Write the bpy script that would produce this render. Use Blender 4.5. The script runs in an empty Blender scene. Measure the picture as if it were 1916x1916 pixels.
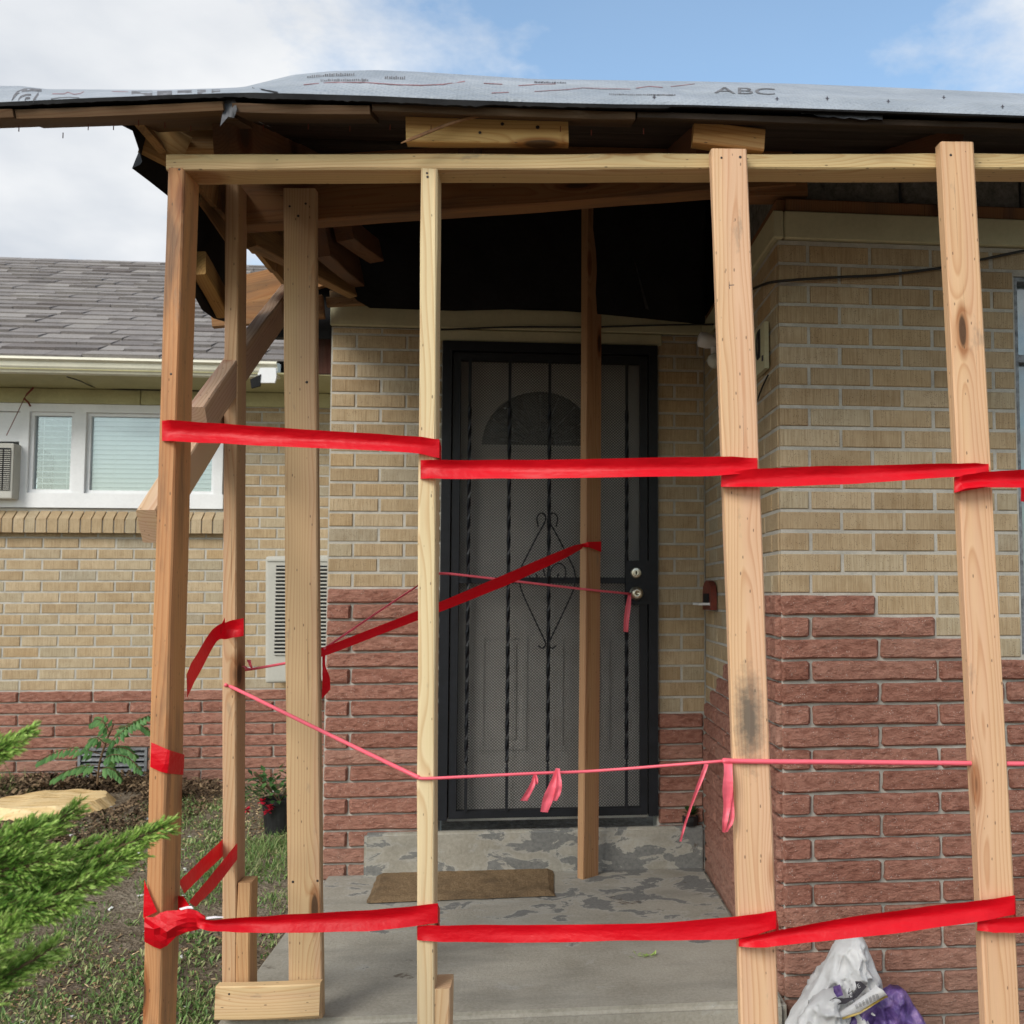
import bpy, bmesh, math, random
import numpy as np
from math import sin, cos, tan, pi, radians
from mathutils import Vector, Matrix, noise

random.seed(7); np.random.seed(7)
SC = bpy.context.scene
COL = SC.collection

# ------------------------------------------------------------------ camera
FPX, CX, CY, W0 = 1920.0, 1200.0, 990.0, 1916.0
YAW, PITCH, ZC = radians(5.8), radians(3.6), 1.5
cam_d = bpy.data.cameras.new('camera'); cam = bpy.data.objects.new('camera', cam_d); COL.objects.link(cam)
cam_d.sensor_width = 36; cam_d.lens = FPX / W0 * 36
cam_d.shift_x = (W0/2 - CX) / W0; cam_d.shift_y = (CY - W0/2) / W0
cam_d.clip_start = 0.05; cam_d.clip_end = 2000
cam.location = (0, 0, ZC); cam.rotation_euler = (pi/2 + PITCH, 0, -YAW)
SC.camera = cam
cam_d.dof.use_dof = True; cam_d.dof.focus_distance = 3.1; cam_d.dof.aperture_fstop = 6.5
CM = Matrix.Rotation(-YAW, 3, 'Z') @ Matrix.Rotation(pi/2 + PITCH, 3, 'X')
CMI = CM.transposed()
CAMP = Vector((0, 0, ZC))
def ray(px, py): return CM @ Vector(((px-CX)/FPX, -(py-CY)/FPX, -1))
def onY(px, py, Y):
    d = ray(px, py); return CAMP + d * (Y / d.y)
def onX(px, py, X):
    d = ray(px, py); return CAMP + d * (X / d.x)
def onZ(px, py, Z):
    d = ray(px, py); return CAMP + d * ((Z-ZC) / d.z)
def proj(p):
    v = CMI @ (Vector(p) - CAMP); return CX + FPX*v.x/-v.z, CY - FPX*v.y/-v.z, -v.z

# ------------------------------------------------------------------ world, sun, exposure
SUN_EL, SUN_AZ = radians(36), radians(217)          # azimuth clockwise from +Y: behind the camera, a little left
world = bpy.data.worlds.new('World'); SC.world = world; world.use_nodes = True
wn, wl = world.node_tree.nodes, world.node_tree.links
wn.clear()
def wnode(t, **k):
    n = wn.new(t)
    for a, v in k.items(): setattr(n, a, v)
    return n
w_out = wnode('ShaderNodeOutputWorld'); w_bg = wnode('ShaderNodeBackground'); w_bg.inputs['Strength'].default_value = 0.10
sky = wnode('ShaderNodeTexSky', sky_type='NISHITA', sun_disc=False)
sky.sun_elevation = SUN_EL; sky.sun_rotation = SUN_AZ; sky.air_density = 1.0; sky.dust_density = 1.2; sky.ozone_density = 1.0
tc = wnode('ShaderNodeTexCoord')
sep = wnode('ShaderNodeSeparateXYZ'); wl.new(tc.outputs['Generated'], sep.inputs[0])
zz = wnode('ShaderNodeMath', operation='MAXIMUM'); wl.new(sep.outputs['Z'], zz.inputs[0]); zz.inputs[1].default_value = 0.0
za = wnode('ShaderNodeMath', operation='ADD'); wl.new(zz.outputs[0], za.inputs[0]); za.inputs[1].default_value = 0.16
dx = wnode('ShaderNodeMath', operation='DIVIDE'); wl.new(sep.outputs['X'], dx.inputs[0]); wl.new(za.outputs[0], dx.inputs[1])
dy = wnode('ShaderNodeMath', operation='DIVIDE'); wl.new(sep.outputs['Y'], dy.inputs[0]); wl.new(za.outputs[0], dy.inputs[1])
cmb = wnode('ShaderNodeCombineXYZ'); wl.new(dx.outputs[0], cmb.inputs['X']); wl.new(dy.outputs[0], cmb.inputs['Y']); cmb.inputs['Z'].default_value = 3.7
def wnoise(scale, detail, rough, off):
    mp = wnode('ShaderNodeMapping'); mp.inputs['Location'].default_value = off
    wl.new(cmb.outputs[0], mp.inputs['Vector'])
    n = wnode('ShaderNodeTexNoise'); n.inputs['Scale'].default_value = scale; n.inputs['Detail'].default_value = detail
    n.inputs['Roughness'].default_value = rough; wl.new(mp.outputs[0], n.inputs['Vector']); return n
cl1 = wnoise(0.95, 10, 0.6, (4.40, 0.55, 0))
cr = wnode('ShaderNodeValToRGB'); wl.new(cl1.outputs['Fac'], cr.inputs[0])
cr.color_ramp.elements[0].position = 0.455; cr.color_ramp.elements[0].color = (0.06, 0.06, 0.06, 1)
cr.color_ramp.elements[1].position = 0.57; cr.color_ramp.elements[1].color = (0.97, 0.97, 0.97, 1)
cl2 = wnoise(2.1, 6, 0.5, (7.3, 1.1, 4))
cs = wnode('ShaderNodeValToRGB'); wl.new(cl2.outputs['Fac'], cs.inputs[0])
cs.color_ramp.elements[0].position = 0.36; cs.color_ramp.elements[0].color = (3.7, 3.9, 4.2, 1)
cs.color_ramp.elements[1].position = 0.58; cs.color_ramp.elements[1].color = (5.1, 5.15, 5.2, 1)
skm = wnode('ShaderNodeMix', data_type='RGBA', blend_type='MULTIPLY'); skm.inputs[0].default_value = 1.0
wl.new(sky.outputs[0], skm.inputs[6]); skm.inputs[7].default_value = (1.20, 1.31, 1.27, 1)
mx = wnode('ShaderNodeMix', data_type='RGBA'); wl.new(cr.outputs['Color'], mx.inputs[0])
wl.new(skm.outputs[2], mx.inputs[6]); wl.new(cs.outputs['Color'], mx.inputs[7])
wl.new(mx.outputs[2], w_bg.inputs['Color']); wl.new(w_bg.outputs[0], w_out.inputs[0])

sun_d = bpy.data.lights.new('sun', 'SUN'); sun = bpy.data.objects.new('sun', sun_d); COL.objects.link(sun)
sun_d.energy = 1.5; sun_d.angle = radians(28); sun_d.color = (1.0, 0.95, 0.88)
sdir = Vector((sin(SUN_AZ)*cos(SUN_EL), cos(SUN_AZ)*cos(SUN_EL), sin(SUN_EL)))
sun.rotation_euler = sdir.to_track_quat('Z', 'Y').to_euler(); sun.location = sdir * 30
SC.view_settings.view_transform = 'Standard'; SC.view_settings.look = 'None'
SC.view_settings.exposure = 0.9; SC.view_settings.gamma = 1.0; SC.view_settings.use_curve_mapping = False
SC.render.engine = 'CYCLES'
SC.cycles.max_bounces = 8; SC.cycles.diffuse_bounces = 4; SC.cycles.transparent_max_bounces = 12
SC.cycles.use_denoising = True

# ------------------------------------------------------------------ material helper
class MT:
    def __init__(s, name, rough=0.7, spec=0.3):
        s.m = bpy.data.materials.new(name); s.m.use_nodes = True
        s.n, s.l = s.m.node_tree.nodes, s.m.node_tree.links
        s.b = s.n['Principled BSDF']; s.b.inputs['Roughness'].default_value = rough
        s.b.inputs['Specular IOR Level'].default_value = spec
    def node(s, t, ins=None, **k):
        n = s.n.new(t)
        for a, v in k.items(): setattr(n, a, v)
        for a, v in (ins or {}).items(): s.put(n, a, v)
        return n
    def put(s, n, a, v):
        if isinstance(v, bpy.types.NodeSocket): s.l.new(v, n.inputs[a])
        else: n.inputs[a].default_value = v
    def obj(s): return s.node('ShaderNodeTexCoord').outputs['Object']
    def rnd(s):
        a = s.node('ShaderNodeObjectInfo').outputs['Random']; g = s.node('ShaderNodeNewGeometry').outputs['Random Per Island']
        x = s.math('ADD', a, g); return s.math('FRACT', s.math('MULTIPLY', x, 7.31), 0)
    def math(s, op, a, b=0.0, c=None, clamp=False):
        n = s.node('ShaderNodeMath', operation=op, use_clamp=clamp); s.put(n, 0, a); s.put(n, 1, b)
        if c is not None: s.put(n, 2, c)
        return n.outputs[0]
    def mapv(s, v, scale=(1, 1, 1), loc=(0, 0, 0), rot=(0, 0, 0)):
        n = s.node('ShaderNodeMapping'); s.put(n, 'Vector', v); s.put(n, 'Scale', scale); s.put(n, 'Location', loc); s.put(n, 'Rotation', rot)
        return n.outputs[0]
    def vadd(s, a, b):
        n = s.node('ShaderNodeVectorMath', operation='ADD'); s.put(n, 0, a); s.put(n, 1, b); return n.outputs[0]
    def offs(s, v, r, k=37.0):
        c = s.node('ShaderNodeCombineXYZ', {'X': s.math('MULTIPLY', r, k), 'Y': s.math('MULTIPLY', r, k*1.7), 'Z': s.math('MULTIPLY', r, k*2.3)})
        return s.vadd(v, c.outputs[0])
    def noise(s, v, scale=5, detail=4, rough=0.5, dist=0.0, col=False):
        n = s.node('ShaderNodeTexNoise', {'Vector': v, 'Scale': scale, 'Detail': detail, 'Roughness': rough, 'Distortion': dist})
        return n.outputs['Color' if col else 'Fac']
    def vor(s, v, scale=5, feature='F1', out='Distance', rnd=1.0):
        n = s.node('ShaderNodeTexVoronoi', {'Vector': v, 'Scale': scale, 'Randomness': rnd}, feature=feature); return n.outputs[out]
    def ramp(s, f, stops, interp='LINEAR'):
        n = s.node('ShaderNodeValToRGB', {'Fac': f}); r = n.color_ramp; r.interpolation = interp
        while len(r.elements) < len(stops): r.elements.new(0.5)
        for e, (p, c) in zip(r.elements, stops):
            e.position = p; e.color = (c, c, c, 1) if isinstance(c, (int, float)) else (*c, 1)
        return n.outputs['Color']
    def mix(s, f, a, b, mode='MIX'):
        n = s.node('ShaderNodeMix', data_type='RGBA', blend_type=mode); s.put(n, 0, f)
        for i, v in ((6, a), (7, b)): s.put(n, i, v if isinstance(v, bpy.types.NodeSocket) else (*v, 1))
        return n.outputs[2]
    def base(s, c): s.put(s.b, 'Base Color', c if isinstance(c, bpy.types.NodeSocket) else (*c, 1)); return s
    def bump(s, h, strength=0.3, dist=0.01):
        n = s.node('ShaderNodeBump', {'Height': h, 'Strength': strength, 'Distance': dist}); s.l.new(n.outputs[0], s.b.inputs['Normal']); return s
    def set(s, **k):
        for a, v in k.items(): s.put(s.b, a.replace('_', ' '), v)
        return s

def simple(name, col, rough=0.6, spec=0.3, var=0.12, scale=9, bumpk=0.0, metal=0.0, fine=60):
    t = MT(name, rough, spec); o = t.obj()
    a = t.noise(o, scale, 5, 0.6); b = t.noise(o, fine, 3, 0.6)
    f = t.math('ADD', t.math('MULTIPLY', a, 0.65), t.math('MULTIPLY', b, 0.35))
    lo = tuple(c*(1-var*2) for c in col); hi = tuple(min(1, c*(1+var*2)) for c in col)
    t.base(t.ramp(f, [(0.3, lo), (0.7, hi)])); t.set(Metallic=metal)
    if bumpk: t.bump(f, bumpk, 0.006)
    return t

def make_wood(name, rough=0.62, weather=0.0, knots=True):
    t = MT(name, rough, 0.25); o = t.obj(); r = t.node('ShaderNodeObjectInfo').outputs['Random']
    tint = t.node('ShaderNodeObjectInfo').outputs['Color']
    p = t.offs(o, r, 3.1)
    # wavering of the grain, stretched along the board
    wv = t.noise(t.mapv(p, (9, 9, 1.1)), 1.0, 2, 0.5, col=True)
    wv2 = t.node('ShaderNodeVectorMath', {0: wv, 1: (0.5, 0.5, 0.5)}, operation='SUBTRACT').outputs[0]
    wv3 = t.node('ShaderNodeVectorMath', {0: wv2, 'Scale': 0.055}, operation='SCALE').outputs[0]
    pith = t.node('ShaderNodeCombineXYZ', {'X': t.math('MULTIPLY_ADD', r, 0.12, -0.06), 'Y': t.math('MULTIPLY_ADD', t.math('FRACT', t.math('MULTIPLY', r, 9.7)), 0.05, 0.045), 'Z': 0.0}).outputs[0]
    q = t.vadd(t.vadd(o, wv3), pith)
    kd = t.vor(t.mapv(p, (10, 3.0, 2.3)), 1.0)
    kn = t.math('POWER', t.math('SUBTRACT', 1.0, t.math('MULTIPLY', kd, 2.2, clamp=True), clamp=True), 2.0)
    sx = t.node('ShaderNodeSeparateXYZ', {0: q})
    rad = t.math('SQRT', t.math('ADD', t.math('MULTIPLY', sx.outputs['X'], sx.outputs['X']), t.math('MULTIPLY', sx.outputs['Y'], sx.outputs['Y'])))
    rad = t.math('ADD', rad, t.math('MULTIPLY', sx.outputs['Z'], 0.012))
    rad = t.math('ADD', rad, t.math('MULTIPLY', kn, 0.035 if knots else 0.0))
    ring = t.math('FRACT', t.math('MULTIPLY', rad, 125.0))
    ringc = t.ramp(ring, [(0.0, 0.0), (0.55, 0.25), (0.86, 1.0), (1.0, 0.05)])
    fine = t.noise(t.mapv(p, (420, 420, 6)), 1.0, 3, 0.6)
    blot = t.noise(t.mapv(p, (7, 7, 1.2)), 1.0, 3, 0.5)
    heart = t.noise(t.mapv(p, (22, 22, 0.4)), 1.0, 1, 0.4)
    c = t.mix(t.math('MULTIPLY', t.ramp(heart, [(0.42, 0.0), (0.58, 1.0)]), 0.55), tint, t.mix(1.0, tint, (1.04, 1.12, 1.0), 'MULTIPLY'))
    c = t.mix(t.math('MULTIPLY', ringc, 0.55), c, t.mix(1.0, c, (0.70, 0.50, 0.37), 'MULTIPLY'))
    c = t.mix(t.math('MULTIPLY', fine, 0.30), c, t.mix(1.0, c, (0.72, 0.64, 0.52), 'MULTIPLY'))
    c = t.mix(t.ramp(blot, [(0.45, 0.0), (0.75, 0.35)]), c, t.mix(1.0, c, (0.72, 0.62, 0.55), 'MULTIPLY'))
    if knots:
        c = t.mix(t.ramp(kn, [(0.34, 0.0), (0.50, 0.75)]), c, t.mix(1.0, c, (0.50, 0.30, 0.18), 'MULTIPLY'))
        c = t.mix(t.ramp(kn, [(0.58, 0.0), (0.68, 0.85)]), c, (0.05, 0.028, 0.015))
    spk = t.vor(t.mapv(p, (60, 60, 22)), 1.0)
    c = t.mix(t.ramp(spk, [(0.07, 0.75), (0.11, 0.0)]), c, (0.10, 0.06, 0.035))
    chk = t.noise(t.mapv(p, (170, 170, 1.6)), 1.0, 2, 0.5); c = t.mix(t.ramp(chk, [(0.70, 0.0), (0.74, 0.6)]), c, t.mix(1.0, c, (0.30, 0.22, 0.16), 'MULTIPLY'))
    sm_ = t.noise(t.mapv(p, (16, 16, 5)), 1.0, 5, 0.68); c = t.mix(t.ramp(sm_, [(0.62, 0.0), (0.74, 0.6)]), c, (0.20, 0.165, 0.13))
    if weather:
        wt = t.noise(t.mapv(p, (14, 14, 2.0)), 1.0, 5, 0.65)
        c = t.mix(t.ramp(wt, [(0.48, 0.0), (0.68, weather)]), c, (0.075, 0.06, 0.05))
    t.base(c); t.bump(t.math('ADD', t.math('MULTIPLY', fine, 0.7), t.math('MULTIPLY', ringc, 0.5)), 0.22, 0.0015)
    return t.m

M = {}
M['wood'] = make_wood('sawn_pine')
M['wood_stained'] = make_wood('stained_pine', weather=0.65)
M['wood_old'] = make_wood('old_roof_timber', 0.8, weather=0.5)

t = MT('tan_brick', 0.9, 0.15); o = t.obj(); r = t.rnd(); p = t.offs(o, r, 9)
strip = t.noise(t.mapv(p, (330, 330, 9)), 1.0, 4, 0.65)
spots = t.vor(t.mapv(p, (190, 190, 190)), 1.0)
spm = t.noise(p, 30, 2, 0.5)
bc = t.ramp(r, [(0.0, (0.404, 0.299, 0.181)), (0.2, (0.499, 0.389, 0.25)), (0.42, (0.45, 0.339, 0.209)), (0.62, (0.53, 0.42, 0.279)), (0.78, (0.441, 0.377, 0.266)), (0.88, (0.49, 0.349, 0.197)), (0.94, (0.422, 0.371, 0.279)), (1.0, (0.472, 0.361, 0.228))])
bc = t.mix(t.ramp(strip, [(0.38, 0.6), (0.55, 0.0)]), bc, t.mix(1.0, bc, (0.66, 0.60, 0.52), 'MULTIPLY'))
bl = t.noise(p, 11, 5, 0.65)
bc = t.mix(t.ramp(bl, [(0.45, 0.0), (0.72, 0.55)]), bc, t.mix(1.0, bc, (0.70, 0.63, 0.55), 'MULTIPLY'))
bc = t.mix(t.math('MULTIPLY', t.ramp(spots, [(0.16, 1.0), (0.26, 0.0)]), t.ramp(spm, [(0.44, 0.0), (0.56, 0.9)])), bc, (0.085, 0.06, 0.04))
t.base(bc); t.bump(strip, 0.9, 0.004); M['brick'] = t.m

t = MT('split_red_stone', 0.88, 0.2); o = t.obj(); r = t.rnd(); p = t.offs(o, r, 9)
a = t.noise(t.mapv(p, (0.55, 1, 1.2), rot=(0, 0.35, 0)), 52, 6, 0.68); g = t.vor(p, 150)
gm = t.noise(p, 48, 2, 0.5)
sc_ = t.ramp(r, [(0.0, (0.40, 0.182, 0.130)), (0.35, (0.48, 0.235, 0.172)), (0.7, (0.44, 0.205, 0.148)), (1.0, (0.51, 0.275, 0.205))])
sc_ = t.mix(t.ramp(a, [(0.36, 0.85), (0.56, 0.0)]), sc_, t.mix(1.0, sc_, (0.56, 0.47, 0.45), 'MULTIPLY'))
sc_ = t.mix(t.ramp(a, [(0.60, 0.0), (0.72, 0.5)]), sc_, (0.56, 0.33, 0.27))
sc_ = t.mix(t.math('MULTIPLY', t.ramp(g, [(0.16, 0.8), (0.26, 0.0)]), t.ramp(gm, [(0.5, 0.0), (0.6, 1.0)])), sc_, (0.72, 0.58, 0.52))
spl = t.noise(p, 6, 4, 0.6); sc_ = t.mix(t.ramp(spl, [(0.55, 0.0), (0.75, 0.4)]), sc_, t.mix(1.0, sc_, (0.62, 0.50, 0.46), 'MULTIPLY'))
gp = t.node('ShaderNodeNewGeometry').outputs['Position']
dz_ = t.math('ADD', t.node('ShaderNodeSeparateXYZ', {0: gp}).outputs['Z'], t.math('MULTIPLY', t.noise(gp, 4, 4, 0.6), 0.3))
sc_ = t.mix(t.ramp(dz_, [(0.34, 0.42), (0.72, 0.0)]), sc_, (0.40, 0.28, 0.21))
t.base(sc_); t.bump(t.math('ADD', a, t.math('MULTIPLY', t.noise(p, 170, 4, 0.7), 0.5)), 1.0, 0.02); M['stone'] = t.m

t = simple('mortar', (0.43, 0.41, 0.365), 0.95, 0.1, 0.14, 14, 0.5, fine=200); M['mortar'] = t.m
t = simple('old_block', (0.22, 0.21, 0.19), 0.95, 0.1, 0.3, 30, 0.8, fine=150); M['block'] = t.m
M['cream'] = simple('cream_paint', (0.50, 0.47, 0.31), 0.55, 0.3, 0.07, 6, 0.12).m
M['olive'] = simple('soffit_paint', (0.40, 0.37, 0.20), 0.6, 0.3, 0.09, 5, 0.12).m
M['white'] = simple('white_vinyl', (0.74, 0.75, 0.76), 0.4, 0.4, 0.04, 6).m
M['gutter'] = simple('gutter_enamel', (0.66, 0.64, 0.52), 0.4, 0.4, 0.06, 5).m
M['blind'] = simple('blind_slats', (0.80, 0.82, 0.81), 0.5, 0.3, 0.03, 5).m
M['dark'] = simple('dark_room', (0.012, 0.013, 0.015), 0.7, 0.2, 0.2).m
M['dim'] = simple('room_curtain', (0.42, 0.45, 0.45), 0.8, 0.2, 0.1).m
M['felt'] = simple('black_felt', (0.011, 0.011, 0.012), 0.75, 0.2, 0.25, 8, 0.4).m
M['feltgrey'] = simple('torn_felt', (0.07, 0.072, 0.08), 0.6, 0.3, 0.3, 20, 0.4).m  # also colours the painted highlight on the black sheet's fold
M['plank_dark'] = M['wood_old']
M['iron'] = simple('black_iron', (0.007, 0.008, 0.011), 0.5, 0.3, 0.25, 12, 0.1).m
M['screen'] = simple('expanded_metal', (0.075, 0.074, 0.07), 0.45, 0.5, 0.2).m
M['doorpaint'] = simple('door_paint', (0.56, 0.535, 0.50), 0.5, 0.3, 0.08, 4).m
M['brass'] = simple('brass', (0.60, 0.55, 0.44), 0.28, 0.5, 0.1, 30, metal=0.9).m
M['steel'] = simple('dull_steel', (0.19, 0.20, 0.21), 0.5, 0.4, 0.3, 30, metal=0.3).m
M['acgrey'] = simple('appliance_beige', (0.44, 0.43, 0.385), 0.45, 0.35, 0.05, 4).m
M['rustred'] = simple('rust_red_paint', (0.16, 0.035, 0.022), 0.6, 0.3, 0.2, 20).m
M['pot'] = simple('black_pot', (0.016, 0.016, 0.017), 0.45, 0.4, 0.2).m
M['bulb'] = simple('frosted_bulb', (0.62, 0.64, 0.60), 0.25, 0.5, 0.03).m
M['ink'] = simple('print_ink', (0.13, 0.13, 0.14), 0.7, 0.2, 0.25, 60).m
M['inkdark'] = simple('dark_ink', (0.055, 0.05, 0.06), 0.6, 0.2, 0.15, 60).m
M['inkred'] = simple('red_ink', (0.22, 0.11, 0.12), 0.7, 0.2, 0.2, 60).m
M['wire'] = simple('black_cable', (0.010, 0.010, 0.011), 0.4, 0.4, 0.1).m
M['twig'] = simple('twig_bark', (0.13, 0.085, 0.05), 0.9, 0.1, 0.25, 40, 0.4).m
M['chipwhite'] = simple('litter_white', (0.62, 0.62, 0.60), 0.8, 0.2, 0.1).m
M['screw'] = simple('screw_head', (0.05, 0.04, 0.035), 0.5, 0.4, 0.2, 30, metal=0.5).m

t = MT('window_glass', 0.03, 0.5)
gl = t.node('ShaderNodeBsdfGlossy', {'Color': (0.9, 0.95, 0.97, 1), 'Roughness': 0.03}); tr = t.node('ShaderNodeBsdfTransparent', {'Color': (0.93, 0.955, 0.955, 1)})
fr = t.node('ShaderNodeFresnel', {'IOR': 1.5}); ff = t.math('MULTIPLY_ADD', fr.outputs[0], 1.6, 0.03, clamp=True)
ms = t.node('ShaderNodeMixShader', {0: ff, 1: tr.outputs[0], 2: gl.outputs[0]})
t.l.new(ms.outputs[0], t.n['Material Output'].inputs['Surface']); M['glass'] = t.m

t = MT('concrete', 0.9, 0.2); o = t.obj()
a = t.noise(o, 3.0, 6, 0.62); b = t.noise(o, 90, 4, 0.65); d = t.noise(t.mapv(o, (2.0, 7.0, 7.0)), 1.0, 5, 0.6)
c = t.ramp(t.math('ADD', t.math('MULTIPLY', a, 0.6), t.math('MULTIPLY', b, 0.4)), [(0.32, (0.24, 0.222, 0.18)), (0.52, (0.345, 0.325, 0.275)), (0.7, (0.42, 0.40, 0.345))])
c = t.mix(t.ramp(d, [(0.5, 0.0), (0.7, 0.4)]), c, (0.17, 0.165, 0.145))
vo = t.vor(o, 70); c = t.mix(t.ramp(vo, [(0.06, 0.45), (0.1, 0.0)]), c, (0.07, 0.065, 0.06))
# flaked dark paint, thick towards the back of the slab and on the door step
sx = t.node('ShaderNodeSeparateXYZ', {0: o}); back = t.math('MINIMUM', t.math('MULTIPLY_ADD', sx.outputs['Y'], 0.2, -0.66, clamp=True), 0.158)
rx = t.math('MULTIPLY_ADD', sx.outputs['X'], 0.055, 0.01)
pk = t.noise(t.mapv(o, (6.2, 8.6, 12)), 1.0, 7, 0.63, 0.5)
pm = t.math('ADD', t.math('ADD', pk, back), rx)
c = t.mix(t.ramp(pm, [(0.695, 0.0), (0.708, 0.92)]), c, t.ramp(b, [(0.3, (0.125, 0.128, 0.125)), (0.7, (0.21, 0.21, 0.20))]))
c = t.mix(t.ramp(pm, [(0.635, 0.0), (0.68, 0.35), (0.695, 0.35), (0.71, 0.0)]), c, (0.42, 0.415, 0.39))
st_ = t.noise(t.mapv(o, (3.3, 4.6, 4.6), (5.1, 2.2, 0)), 1.0, 6, 0.66, 0.4); c = t.mix(t.ramp(st_, [(0.665, 0.0), (0.685, 0.75)]), c, (0.10, 0.075, 0.055))
gr_ = t.noise(o, 0.9, 4, 0.6); c = t.mix(t.ramp(gr_, [(0.42, 0.0), (0.7, 0.35)]), c, t.mix(1.0, c, (0.70, 0.66, 0.60), 'MULTIPLY'))
ck = t.vor(t.vadd(t.mapv(o, (1.1, 1.1, 1.1)), t.node('ShaderNodeVectorMath', {0: t.noise(o, 6, 4, 0.6, col=True), 'Scale': 0.25}, operation='SCALE').outputs[0]), 1.0, 'DISTANCE_TO_EDGE'); c = t.mix(t.ramp(ck, [(0.001, 0.12), (0.004, 0.0)]), c, (0.09, 0.085, 0.075))
t.base(c); t.bump(t.math('ADD', t.math('ADD', b, t.math('MULTIPLY', a, 0.5)), t.ramp(pm, [(0.695, 0.0), (0.708, 0.4)])), 0.35, 0.006); M['concrete'] = t.m

t = MT('soil', 0.95, 0.1); o = t.obj()
a = t.noise(o, 1.3, 5, 0.6); b = t.noise(o, 26, 6, 0.7); v = t.vor(o, 75)
c = t.ramp(a, [(0.35, (0.15, 0.115, 0.083)), (0.5, (0.235, 0.19, 0.14)), (0.65, (0.31, 0.265, 0.205))])
c = t.mix(t.ramp(b, [(0.38, 0.8), (0.62, 0.0)]), c, t.mix(1.0, c, (0.42, 0.38, 0.34), 'MULTIPLY'))
c = t.mix(t.math('MULTIPLY', t.ramp(v, [(0.15, 0.8), (0.3, 0.0)]), t.ramp(b, [(0.5, 0.0), (0.62, 1.0)])), c, (0.42, 0.36, 0.27))
t.base(c); t.bump(t.math('ADD', b, t.math('MULTIPLY', v, 0.4)), 0.9, 0.03); M['soil'] = t.m

t = MT('roof_underlayment', 0.42, 0.35); o = t.obj()
a = t.noise(t.mapv(o, (4, 9, 9)), 1.0, 4, 0.55); f = t.noise(t.mapv(o, (120, 60, 60)), 1.0, 2, 0.5)
n1 = t.node('ShaderNodeTexWave', {'Vector': t.mapv(o, (1, 1.6, 1.6), rot=(0, 0, 0.8)), 'Scale': 26.0, 'Distortion': 0.0}); n2 = t.node('ShaderNodeTexWave', {'Vector': t.mapv(o, (1, 1.6, 1.6), rot=(0, 0, -0.8)), 'Scale': 26.0, 'Distortion': 0.0})
q = t.math('MULTIPLY', n1.outputs['Fac'], n2.outputs['Fac'])
c = t.ramp(a, [(0.3, (0.22, 0.25, 0.285)), (0.7, (0.34, 0.37, 0.41))])
c = t.mix(t.math('MULTIPLY', q, 0.10), c, (0.25, 0.28, 0.315)); t.base(c)
t.bump(t.math('ADD', t.math('MULTIPLY', a, 1.0), t.math('MULTIPLY', q, 0.025)), 0.8, 0.05); M['membrane'] = t.m

t = MT('asphalt_shingle', 0.92, 0.15); o = t.obj(); r = t.rnd(); p = t.offs(o, r, 5)
g = t.noise(p, 160, 3, 0.7); s2 = t.noise(p, 6, 3, 0.5)
c = t.ramp(r, [(0.0, (0.185, 0.17, 0.165)), (0.35, (0.285, 0.265, 0.255)), (0.65, (0.23, 0.212, 0.204)), (0.85, (0.34, 0.318, 0.30)), (1.0, (0.16, 0.14, 0.135))])
c = t.mix(t.ramp(g, [(0.35, 0.7), (0.6, 0.0)]), c, t.mix(1.0, c, (0.5, 0.48, 0.48), 'MULTIPLY'))
c = t.mix(t.ramp(s2, [(0.5, 0.0), (0.7, 0.4)]), c, (0.33, 0.30, 0.28))
t.base(c); t.bump(g, 0.6, 0.004); M['shingle'] = t.m

def plastic(name, col, rough, trans, spec=0.5):
    t = MT(name, rough, spec); o = t.obj()
    a = t.noise(t.mapv(o, (6, 6, 22)), 1.0, 3, 0.5); w = t.noise(o, 35, 3, 0.6)
    t.base(t.ramp(a, [(0.3, tuple(c*0.92 for c in col)), (0.7, tuple(min(1, c*1.06) for c in col))]))
    t.bump(t.math('ADD', a, t.math('MULTIPLY', w, 0.35)), 0.55, 0.012)
    td = t.node('ShaderNodeBsdfTranslucent', {'Color': (*col, 1)})
    ms = t.node('ShaderNodeMixShader', {0: trans, 1: t.b.outputs[0], 2: td.outputs[0]})
    t.l.new(ms.outputs[0], t.n['Material Output'].inputs['Surface']); return t.m
M['tape'] = plastic('red_tape', (0.70, 0.002, 0.012), 0.44, 0.2, 0.3)
M['pink'] = plastic('pink_flagging', (0.95, 0.16, 0.22), 0.45, 0.2)
M['tapeback'] = plastic('white_tape_back', (0.80, 0.78, 0.82), 0.4, 0.15)
M['bagwhite'] = plastic('woven_white_plastic', (0.66, 0.66, 0.66), 0.45, 0.12)

t = MT('printed_purple_plastic', 0.35, 0.4); o = t.obj()
a = t.noise(o, 16, 4, 0.6, 0.6); w = t.noise(o, 60, 3, 0.6)
c = t.ramp(a, [(0.36, (0.045, 0.025, 0.11)), (0.5, (0.11, 0.065, 0.23)), (0.6, (0.20, 0.125, 0.32)), (0.7, (0.36, 0.24, 0.44))])
t.base(c); t.bump(t.noise(o, 24, 4, 0.55), 0.6, 0.02); M['purple'] = t.m
M['yellowprint'] = simple('ochre_print', (0.42, 0.30, 0.07), 0.4, 0.4, 0.2, 30).m

t = MT('coir_mat', 0.98, 0.05); o = t.obj()
a = t.noise(o, 150, 4, 0.8); b = t.noise(o, 7, 4, 0.6)
c = t.ramp(a, [(0.3, (0.15, 0.10, 0.055)), (0.55, (0.34, 0.235, 0.135)), (0.75, (0.40, 0.29, 0.175))])
c = t.mix(t.ramp(b, [(0.48, 0.0), (0.68, 0.55)]), c, (0.12, 0.085, 0.055)); t.base(c); t.bump(a, 1.0, 0.012); M['coir'] = t.m

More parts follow.
